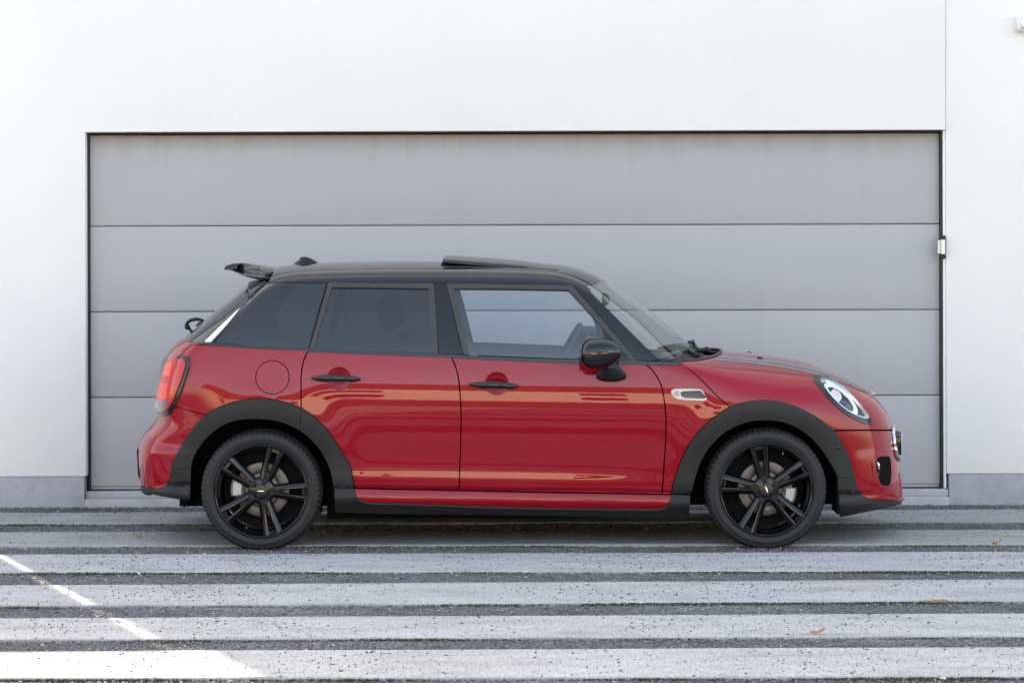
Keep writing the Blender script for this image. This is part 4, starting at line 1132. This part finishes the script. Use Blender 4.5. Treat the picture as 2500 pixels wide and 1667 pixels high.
def lip():
    prof = np.array([at(p, -.40) for p in c6((1768, 1140), (1848, 1150), (1858, 1250), (1862, 1345), (1886, 1370), (1832, 1396), (1790, 1380), (1770, 1262))])
    b = MB(); rings = []
    for y in np.linspace(-.50, .50, 31):
        sh = -.16 * (max(0, abs(y) - .30) / .2)**2 + .012 * (1 - (y / .5)**2)
        rings.append([(p[0] + sh, y, p[2]) for p in prof])
    b.loft(rings).obj('chin_lip', M['red'], fb, True, ang=30, bevel=None)
lip()
for q in ((1306, 927), (1424, 1293)):
    for s in (-1, 1):
        p = cast(f1, c6(q))[0]; p = p + grad(f1, p[None])[0] * .012; p[1] = s * abs(p[1])
        MB().lathe_y([(0, -s * -.003 if s > 0 else -.003), (.009, .003 if s > 0 else -.003), (.0095, 0), (.0095, .004 * -s)], 20, center=p).obj('parking_sensor', M['gloss'], fb)
# rear: tailgate handle and lower grille
def on_r(y, z, o):
    q = solve(f1, np.array([(-1.0, y, z)]), np.array([[-1., 0, 0]]), 1.6)[0]; return q + np.array([-o, 0, 0])
tgo = bpy.data.objects['tailgate']
MB().loft([[on_r(y, z, o * (1 - (y / .17)**4)) for z, o in ((.955, .004), (.94, .020), (.90, .028), (.86, .022), (.84, .004))] for y in np.linspace(-.165, .165, 15)], closed=False, cap=False).obj('tailgate_handle', M['gloss'], tgo)
rbo = bpy.data.objects['rear_bumper']
MB().loft([[on_r(y, z, o) for z, o in ((.47, .002), (.46, .007), (.33, .008), (.31, .002))] for y in np.linspace(-.42, .42, 15)], closed=False, cap=False).obj('bumper_mesh', M['lampdark'], rbo)

# ---- side scoop
sc_o = J(c5((1035, 1378), (1042, 1360), (1075, 1348), (1180, 1346), (1330, 1350)), c5((1345, 1353), (1366, 1366), (1395, 1412), (1414, 1448), (1408, 1464), (1386, 1471)), c5((1270, 1467), (1140, 1460), (1085, 1447), (1050, 1415), (1035, 1378)))
sc_i = J(c5((1132, 1398), (1140, 1380), (1165, 1372)), c5((1250, 1368), (1352, 1367)), c5((1380, 1400), (1410, 1440), (1388, 1450)), c5((1270, 1448), (1180, 1444), (1150, 1430), (1132, 1398)))
so = panel('side_scoop', [sc_o], f1, OY, M['satin_dark'], fender[0], off=.007, depth=.012, res=.02, inset=0, holes=[[sc_i]], mode=fender[1])
panel('scoop_mesh', [sc_i], f1, OY, M['lampdark'], fender[0], off=.003, depth=.004, res=.02, inset=-.3, mode=fender[1])
for k in range(4):
    y = 1383 + k * 17
    panel('scoop_bar', [c5((1150 + 3 * k, y), (1362 + 11 * k, y), (1364 + 11 * k, y + 7), (1150 + 3 * k, y + 7), (1150 + 3 * k, y))], f1, OY, M['stripe'], fender[0], off=.0055, depth=.003, res=.05, inset=0, mode=fender[1])
panel('side_indicator', [circ(c5((1092, 1397))[0], 7.0, 20)], f1, OY, M['clearlens'], fender[0], off=.0085, depth=.003, res=.02, inset=0, mode=fender[1])
# raised crease above the scoop
# ---- door handles
def handle(door2, a, b):
    A, B = at(a, -.85), at(b, -.85)
    for s, d in ((-1, door2[0]), (1, door2[1])):
        rings = []
        for t in np.linspace(0, 1, 25):
            e = math.sin(math.pi * min(max(t, .0), 1.0))**.42 if 0 < t < 1 else .12
            c = A * (1 - t) + B * t; yw = -.846 - .030 * e
            hz, hy_ = .0185 * max(e, .25), .010 * max(e, .3) + .004
            rings.append([(c[0], s * abs(yw + hy_ * math.sin(q)), c[2] + .003 * math.sin(math.pi * t) + hz * math.cos(q)) for q in np.linspace(0, 2 * math.pi, 17)[:-1]])
        MB().loft(rings).obj('handle', M['gloss'], d, True, ang=60)
handle(rd, c3((84, 1404))[0], c3((610, 1416))[0])
handle(fd, c4((412, 1474))[0], c4((938, 1492))[0])

# ---- door mirrors
def mirror(s):
    root = empty('mirror', (0, 0, 0), car)
    prof = [(1606, 1130, 1170, .35), (1608, 1085, 1215, .72), (1622, 1035, 1262, .88), (1650, 1004, 1298, .96), (1690, 988, 1314, 1.0), (1750, 983, 1314, 1.0), (1820, 984, 1302, .98), (1880, 994, 1284, .93), (1930, 1010, 1258, .85), (1970, 1030, 1236, .76), (2003, 1058, 1210, .62), (2022, 1088, 1186, .45), (2032, 1118, 1160, .22)]
    rings = []
    for (x, a, b, w) in prof:
        A, B = at(c4((x, a))[0], -.945), at(c4((x, b))[0], -.945); cz = (A[2] + B[2]) / 2; hz = (A[2] - B[2]) / 2
        sq = lambda v: math.copysign(abs(v)**.85, v)
        rings.append([(A[0], s * (.935 + .088 * w * sq(math.sin(t))), cz + hz * sq(math.cos(t))) for t in np.linspace(0, 2 * math.pi, 41)[:-1]])
    MB().loft(rings).obj('housing', M['gloss'], root, True, ang=70)
    g = MB(); x = at(c4((1604, 1150))[0], -.945)[0]; A, B = at(c4((1606, 1030))[0], -.945), at(c4((1606, 1270))[0], -.945)
    g.loft([[(x + dx, s * (.935 + .070 * k * math.sin(t)), (A[2] + B[2]) / 2 + (A[2] - B[2]) / 2 * .92 * k * math.cos(t)) for t in np.linspace(0, 2 * math.pi, 33)[:-1]] for dx, k in ((.004, 1.04), (-.003, 1.0), (-.004, .9))]).obj('mirror_glass', M['gloss'], root, True, ang=40)
    rings = []
    for (cx, cy, y, rx, rz) in ((1890, 1235, .905, 62, .030), (1908, 1268, .897, 78, .030), (1916, 1305, .886, 100, .029), (1922, 1345, .872, 135, .027), (1924, 1372, .862, 158, .026), (1924, 1388, .852, 163, .0255), (1924, 1398, .835, 160, .024)):
        c = at(c4((cx, cy))[0], -y); rx = rx * .22959 / 484
        rings.append([(c[0] + rx * math.cos(t), s * (y - .45 * rz * math.sin(t)), c[2] + rz * .92 * math.sin(t)) for t in np.linspace(0, 2 * math.pi, 33)[:-1]])
    MB().loft(rings).obj('stem', M['clad'], root, True, ang=50)
    c = rings[4]; MB().tube([c[i % 32] for i in range(33)], .0012, 5).obj('stem_seam', M['dark'], root)
mirror(-1); mirror(1)

# ---- wheels
def wheel(ax, s, turn):
    w = empty('wheel', (ax, s * .853, .2875), car)
    if s > 0: w.rotation_euler = (0, 0, math.pi)
    Rt = .3095
    # tyre, with sipes cut across the shoulder
    prof = [(.232, .020), (.2345, .010), (.2375, .006), (.2400, .0075), (.2430, .0035), (.2520, .0010), (.2640, .0000), (.2650, -.0006), (.2665, -.0006), (.2675, .0000), (.2780, .0020), (.2870, .0055), (.2880, .0052), (.2895, .0060), (.2960, .0105), (.3010, .0170), (.3045, .0250), (.3070, .0400), (.3085, .060), (.3040, .062), (.3040, .070), (.3090, .072), (.3095, .100), (.3090, .132), (.3040, .134), (.3040, .142), (.3085, .144), (.3050, .185), (.2960, .200), (.270, .205), (.232, .195)]
    n = 66 * 5; v = []; f = []; m = len(prof)
    for i in range(n):
        a = 2 * math.pi * i / n; cut = (i % 5) == 0; cut2 = (i % 5) == 1
        for j, (r, y) in enumerate(prof):
            rr = r
            if cut and 14 <= j <= 18: rr = r - .0045; 
            fl = 0
            v.append((rr * math.cos(a), y + (.003 if cut and 13 <= j <= 16 else 0), max(rr * math.sin(a), -.2895 + .002 * (r < .296))))
    for i in range(n):
        k = (i + 1) % n
        for j in range(m - 1): f.append((i * m + j, k * m + j, k * m + j + 1, i * m + j + 1))
    MB().add(v, f).obj('tyre', M['tyre'], w, True, ang=38)
    # rim: lip and barrel
    rim = [(.2335, .012), (.2350, .0045), (.2325, .0025), (.2290, .0040), (.2265, .0100), (.2235, .0160), (.2180, .0230), (.2110, .0330), (.2060, .060), (.2040, .120), (.2120, .180), (.2300, .192)]
    ro = MB().lathe_y(rim, 120).obj('rim', M['rim'], w, True, ang=50)
    hub = [(.0005, .0195), (.030, .0190), (.0335, .0220), (.0420, .0230), (.060, .0260), (.068, .0330), (.070, .050), (.070, .075)]
    MB().lathe_y(hub, 60).obj('hub', M['rim'], w, True, ang=50)
    # spokes: five forks, each of two blades
    for kf in range(5):
        a = math.radians(turn + 72 * kf)
        er = np.array([math.cos(a), 0, math.sin(a)]); et = np.array([-math.sin(a), 0, math.cos(a)])
        b = MB()
        for sd in (-1, 1):
            rings = []
            for r in np.linspace(.050, .2245, 18):
                t = (r - .05) / .1745
                lat = sd * (.0165 + .0205 * t); hw = .0145 + .0050 * t
                yf = .0225 - .0150 * t + .004 * math.sin(math.pi * t); dp = .034 - .006 * t
                sec = [(-1.0, dp), (-1.0, .0090), (-.93, .0036), (-.78, .0005), (-.55, .0), (-.25, .0012), (.10, .0040), (.45, .0082), (.78, .0142), (1.0, .0230), (1.0, dp)]
                ring = []
                for (u, d) in sec:
                    uu = u * sd
                    ring.append(er * r + et * (lat + hw * uu) + np.array([0, yf + d, 0]))
                rings.append(ring)
            b.loft(rings)
        # the web that joins the two blades at the root and at the rim
        b.loft([[er * r + et * q + np.array([0, y, 0]) for q, y in ((-.020, .0300), (.020, .0300), (.020, .046), (-.020, .046))] for r in (.052, .075, .098)])
        b.loft([[er * r + et * q + np.array([0, y, 0]) for q, y in ((-.032, .0175), (.032, .0175), (.030, .034), (-.030, .034))] for r in (.207, .2225)])
        b.obj('spoke', M['rim'], w, True, ang=42)
        c = er * .0565
        MB().lathe_y([(.0185, .024), (.0185, .0170), (.0172, .0155), (.0155, .0165), (.0150, .0225), (.0105, .0225), (.0100, .0180), (.0060, .0175), (.0055, .0210), (.0005, .0210)], 28, center=c).obj('lug_bolt', M['clad'], w, True, ang=35)
    MB().lathe_y([(.0325, .020), (.0325, .0125), (.0312, .0100), (.029, .0092), (.015, .0080), (.0005, .0078)], 48).obj('hub_cap', M['capred'], w, True, ang=50)
    a = math.radians(turn - 100 + (108 if ax > 0 else 28)); e1 = np.array([math.cos(a), 0, math.sin(a)]); e2 = np.array([-math.sin(a), 0, math.cos(a)])
    em = MB()
    for sg in (-1, 1):
        em.loft([[e1 * (sg * l) + e2 * q * wd + np.array([0, y, 0]) for q, y in ((-1, .0080), (-.5, .0066), (.5, .0066), (1, .0080))] for l, wd in ((.000, .0042), (.009, .0040), (.0200, .0006))], cap=True)
    em.obj('wing_emblem', M['chrome'], w, True, ang=40)
    MB().lathe_y([(.138, .105), (.138, .090), (.132, .088), (.100, .088), (.092, .090), (.085, .080), (.070, .078), (.070, .11)], 72).obj('brake_disc', M['disc'], w, True, ang=35)
    ca = math.radians(-18 if ax > 0 else 172); c = MB(); rings = []
    for t in np.linspace(-.33, .33, 9):
        rings.append([(r * math.cos(ca + t), y, r * math.sin(ca + t)) for r, y in ((.105, .058), (.148, .062), (.160, .075), (.160, .12), (.105, .12))])
    c.loft(rings).obj('caliper', M['caliper'], w, True, ang=40)
    va = math.radians(65 if ax > 0 else 248); q = np.array([math.cos(va), 0, math.sin(va)])
    MB().tube([q * .206 + np.array([0, .035, 0]), q * .199 + np.array([0, .018, 0])], .0032, 8).obj('valve', M['satin'], w)
    MB().lathe_y([(.0005, .14), (.20, .14)], 40).obj('brake_shield', M['well'], w, True)
for s in (-1, 1):
    wheel(-1.279, s, 70); wheel(1.289, s, 100)

# ---- cabin
def rbox(name, lo, hi, mat, bev, parent=car, rot=None, loc=None):
    c = [(a + b) / 2 for a, b in zip(lo, hi)]
    o = MB().box([a - k for a, k in zip(lo, c)], [a - k for a, k in zip(hi, c)]).obj(name, M[mat], parent, True, bevel=bev)
    o.location = c
    if rot: o.rotation_euler = rot
    for m in o.data.polygons: m.use_smooth = True
    return o
dash = rbox('dashboard', (.42, -.66, .62), (.92, .66, .93), 'cabin', .06)
for y in (-.37, .37):
    st = empty('front_seat', (0, y, 0), car)
    rbox('seat_cushion', (-.36, -.24, .40), (.18, .24, .56), 'seat', .05, st)
    rbox('backrest', (-.60, -.23, .50), (-.45, .23, 1.06), 'seat', .055, st, rot=(0, R(-14), 0))
    rbox('headrest', (-.70, -.13, 1.08), (-.60, .13, 1.26), 'seat', .04, st, rot=(0, R(-10), 0))
st = empty('rear_seat', (0, 0, 0), car)
rbox('seat_cushion', (-1.12, -.55, .40), (-.74, .55, .56), 'seat', .05, st)
rbox('backrest', (-1.30, -.56, .50), (-1.16, .56, .98), 'seat', .05, st, rot=(0, R(-16), 0))
for y in (-.30, .30): rbox('headrest', (-1.38, y - .12, 1.00), (-1.29, y + .12, 1.14), 'seat', .035, st)
rbox('parcel_shelf', (-1.72, -.55, .93), (-1.36, .55, .955), 'cabin', .008)
sw = MB(); 
Cw = np.array([.285, .37, .93]); ax1 = np.array([0, 1., 0]); ax2 = np.array([math.sin(R(30)), 0, math.cos(R(30))])
sw.tube([Cw + (ax1 * math.cos(t) + ax2 * math.sin(t)) * .178 for t in np.linspace(0, 2 * math.pi, 41)], .016, 10).obj('steering_wheel', M['cabin'], car)
rbox('instrument_pod', (.40, .27, .92), (.50, .47, 1.02), 'cabin', .035)
b = MB(); q = np.array([.50, 0, 1.235])
b.loft([[(q[0] + dx, .11 * k * math.cos(t), q[2] + .035 * k * math.sin(t)) for t in np.linspace(0, 2 * math.pi, 21)[:-1]] for dx, k in ((-.015, .9), (-.01, 1), (.01, .95), (.025, .5))]).obj('rear_view_mirror', M['cabin'], car)

# ================================================================== FALLEN LEAVES
def ground_at(px, z=0.004):
    d = px_dir(np.array(px, float)); t = (z - CAM_H) / d[2]
    p = CAM_L + d * t; return (p[0], p[1] + CY, z)
def leaf(kind, px, size, mat, rot, curl, label, z=.006):
    n = {'maple': 44, 'oval': 26}[kind]; V = []; 
    for i in range(n):
        a = 2 * math.pi * i / n
        if kind == 'maple': r = .55 + .45 * abs(math.cos(a * 2.5))**1.5 - .12 * abs(math.sin(a * 7.5))
        else: r = 1 / math.sqrt((math.cos(a) / 1.0)**2 + (math.sin(a) / .42)**2) * (1 - .04 * abs(math.sin(a * 6)))
        V.append((r * math.cos(a), r * math.sin(a)))
    vs_ = [(0, 0, 0)]; f = []
    for k in (.5, 1.0):
        for (x, y) in V:
            x, y = x * k * size, y * k * size
            vs_.append((x, y, curl * (x * x + 1.6 * y * y) / size + .18 * size * math.sin(3 * math.atan2(y, x)) * k * curl))
    for i in range(n):
        j = (i + 1) % n
        f.append((0, 1 + i, 1 + j)); f.append((1 + i, 1 + n + i, 1 + n + j, 1 + j))
    b = MB().add(vs_, f)
    b.tube([(-.3 * size, 0, .02 * size), (-.9 * size, .05 * size, .12 * size * (1 + curl)), (-1.45 * size, .2 * size, .05 * size)], .025 * size, 5)
    o = b.obj('fallen_leaf', M[mat], None, True, loc=ground_at(px, z))
    o.rotation_euler = (R(random.uniform(-14, 14)), R(random.uniform(-14, 14)), R(rot))
    m = o.modifiers.new('thick', 'SOLIDIFY'); m.thickness = .0006
    tag(o, label, 'leaf', 'fallen leaves on the driveway')
leaf('maple', (337, 1311), .026, 'leaf_tan', 20, .55, 'larger of two curled tan leaves on the concrete left of the rear wheel', z=.008)
leaf('oval', (202, 1307), .017, 'leaf_tan', 60, .5, 'small brown leaf on the concrete strip, left of the larger curled tan leaf')
leaf('maple', (55, 1341), .026, 'leaf_pale', 5, .3, 'pale dried leaf on the gravel at the left edge of the picture', z=-.006)
leaf('oval', (537, 1338), .028, 'leaf_rust', 5, .2, 'rusty leaf lying on gravel just behind the rear tyre', z=-.008)
leaf('oval', (577, 1366), .022, 'leaf_rust', 8, .15, 'flat rusty leaf on the concrete strip below the rear tyre')
leaf('oval', (791, 1303), .013, 'leaf_pale', 120, .6, 'small pale leaf on the concrete right in front of the rear wheel', z=.008)
leaf('maple', (2427, 1328), .024, 'leaf_orange', 30, .5, 'orange star-shaped leaf on moss near the right edge of the picture', z=.006)
leaf('oval', (2430, 1344), .010, 'leaf_yellow', 80, .4, 'tiny yellow leaf on gravel just below the orange star-shaped leaf', z=-.006)
leaf('oval', (1996, 1543), .034, 'leaf_rust', 3, .35, 'brown oval leaf on a concrete strip, nearer the camera than the front wheel', z=.008)
leaf('maple', (985, 1472), .022, 'leaf_rust', 15, .3, 'rusty crumpled leaf on dark gravel in front of the rear door', z=-.006)
leaf('maple', (759, 1555), .021, 'leaf_orange', 200, .35, 'orange-brown leaf on gravel near the strip of sunlight, below the rear wheel', z=-.006)
leaf('oval', (1508, 1380), .015, 'leaf_yellow', 10, .3, 'small green-yellow leaf on the concrete strip below the front door')
leaf('maple', (2052, 1402), .022, 'leaf_rust', 170, .3, 'brown leaf on gravel below the front bumper', z=-.006)
leaf('oval', (2296, 1657), .026, 'leaf_pale', 40, .5, 'pale curled leaf on gravel at the bottom right corner of the picture', z=-.004)
leaf('oval', (1967, 1368), .013, 'leaf_yellow', 30, .3, 'yellow leaf scrap on the concrete strip below the front wheel')
def straw():
    p = ground_at((2292, 1470), -.004); b = MB()
    for i in range(30):
        a = random.uniform(0, 6.28); l = random.uniform(.02, .055); x, y = random.gauss(0, .022), random.gauss(0, .014); h = random.uniform(.003, .016)
        d = np.array([math.cos(a), .5 * math.sin(a), 0]) * l
        b.tube([(x - d[0], y - d[1], .002), (x, y, h), (x + d[0], y + d[1], .002 + h * .3)], .0008, 4)
    tag(b.obj('dry_grass', M['straw'], None, True, loc=p), 'tuft of dry brown grass on the mossy gravel edge, lower right', 'grass')
straw()

# ================================================================== ACROSS THE STREET (seen only in the paint and the mirror)
def house(x, y, w, h, rh, wallcol, roofcol, label):
    t = tag(empty('house', (x, y, 0)), label, 'house', 'houses across the street')
    mw = simple('house_wall', wallcol, .85); mr_ = simple('roof_tiles', roofcol, .8); mg = simple('dark_window', (.03, .035, .045), .1)
    MB().box((-w / 2, -7, -.06), (w / 2, 0, h)).obj('wall', mw, t, False)
    v = [(-w / 2 - .3, .35, h + .001), (w / 2 + .3, .35, h + .001), (w / 2 + .3, -7.3, h + .001), (-w / 2 - .3, -7.3, h + .001), (-w / 2 - .3, -3.5, h + rh), (w / 2 + .3, -3.5, h + rh)]
    MB().add(v, [(0, 1, 5, 4), (2, 3, 4, 5), (1, 2, 5), (3, 0, 4), (3, 2, 1, 0)]).obj('roof', mr_, t, False)
    n = int(w // 3.6)
    for k in range(n):
        for z in (1.0, 3.5):
            if z + 1.3 > h: continue
            cx = -w / 2 + (k + .5) * w / n
            MB().box((cx - .5, -.05, z), (cx + .5, .012, z + 1.3)).obj('window', mg, t, False)
house(-13, -31, 10, 5.4, 2.6, (.62, .48, .33), (.16, .07, .045), 'tan house with a red tiled roof, leftmost across the street')
house(-.5, -33, 9, 5.6, 2.8, (.78, .70, .58), (.10, .06, .05), 'pale cream house with a brown roof, straight across the street')
house(12, -30, 11, 4.6, 2.4, (.64, .57, .46), (.14, .08, .06), 'pale yellow house with a low roof, rightmost across the street')
def tree(x, y, h, r, label):
    t = tag(empty('tree', (x, y, 0)), label, 'tree', 'trees across the street')
    MB().tube([(0, 0, -.06), (.05, 0, h * .3), (-.05, .1, h * .6), (0, 0, h * .85)], [.2, .16, .1, .03], 8).obj('trunk', simple('bark', (.07, .05, .035), .9), t)
    V = []; F = []
    for i in range(1500):
        d = np.array([random.gauss(0, 1), random.gauss(0, 1), random.gauss(0, 1)]); d /= np.linalg.norm(d)
        c = d * r * random.uniform(.45, 1.0) * np.array([1, 1, .95]) + np.array([0, 0, h * .66]); b = len(V)
        u = np.array([random.gauss(0, 1) for _ in range(3)]); u /= np.linalg.norm(u); w = np.cross(u, d); s = random.uniform(.08, .2)
        V += [c + u * s, c + w * s * .7, c - u * s, c - w * s * .7]; F.append((b, b + 1, b + 2, b + 3))
    mesh_obj('crown', V, F, M_green, t, False)
M_green = simple('leaf_green', (.055, .075, .022), .7)
tree(-6.6, -28, 6.5, 2.2, 'bushy green tree between the tan and the cream houses')
tree(5.4, -29, 7.0, 2.4, 'taller green tree right of the pale cream house')
rd_ = MB().add([(-80, -26, -.05), (80, -26, -.05), (80, -17, -.05), (-80, -17, -.05)], [(0, 1, 2, 3)]).obj('road', M['asphalt'], None, False); rd_['kind'] = 'structure'
pv_ = MB().add([(-80, -30, -.045), (80, -30, -.045), (80, -26.4, -.045), (-80, -26.4, -.045)], [(0, 1, 2, 3)]).obj('pavement', M['pave'], None, False); pv_['kind'] = 'structure'
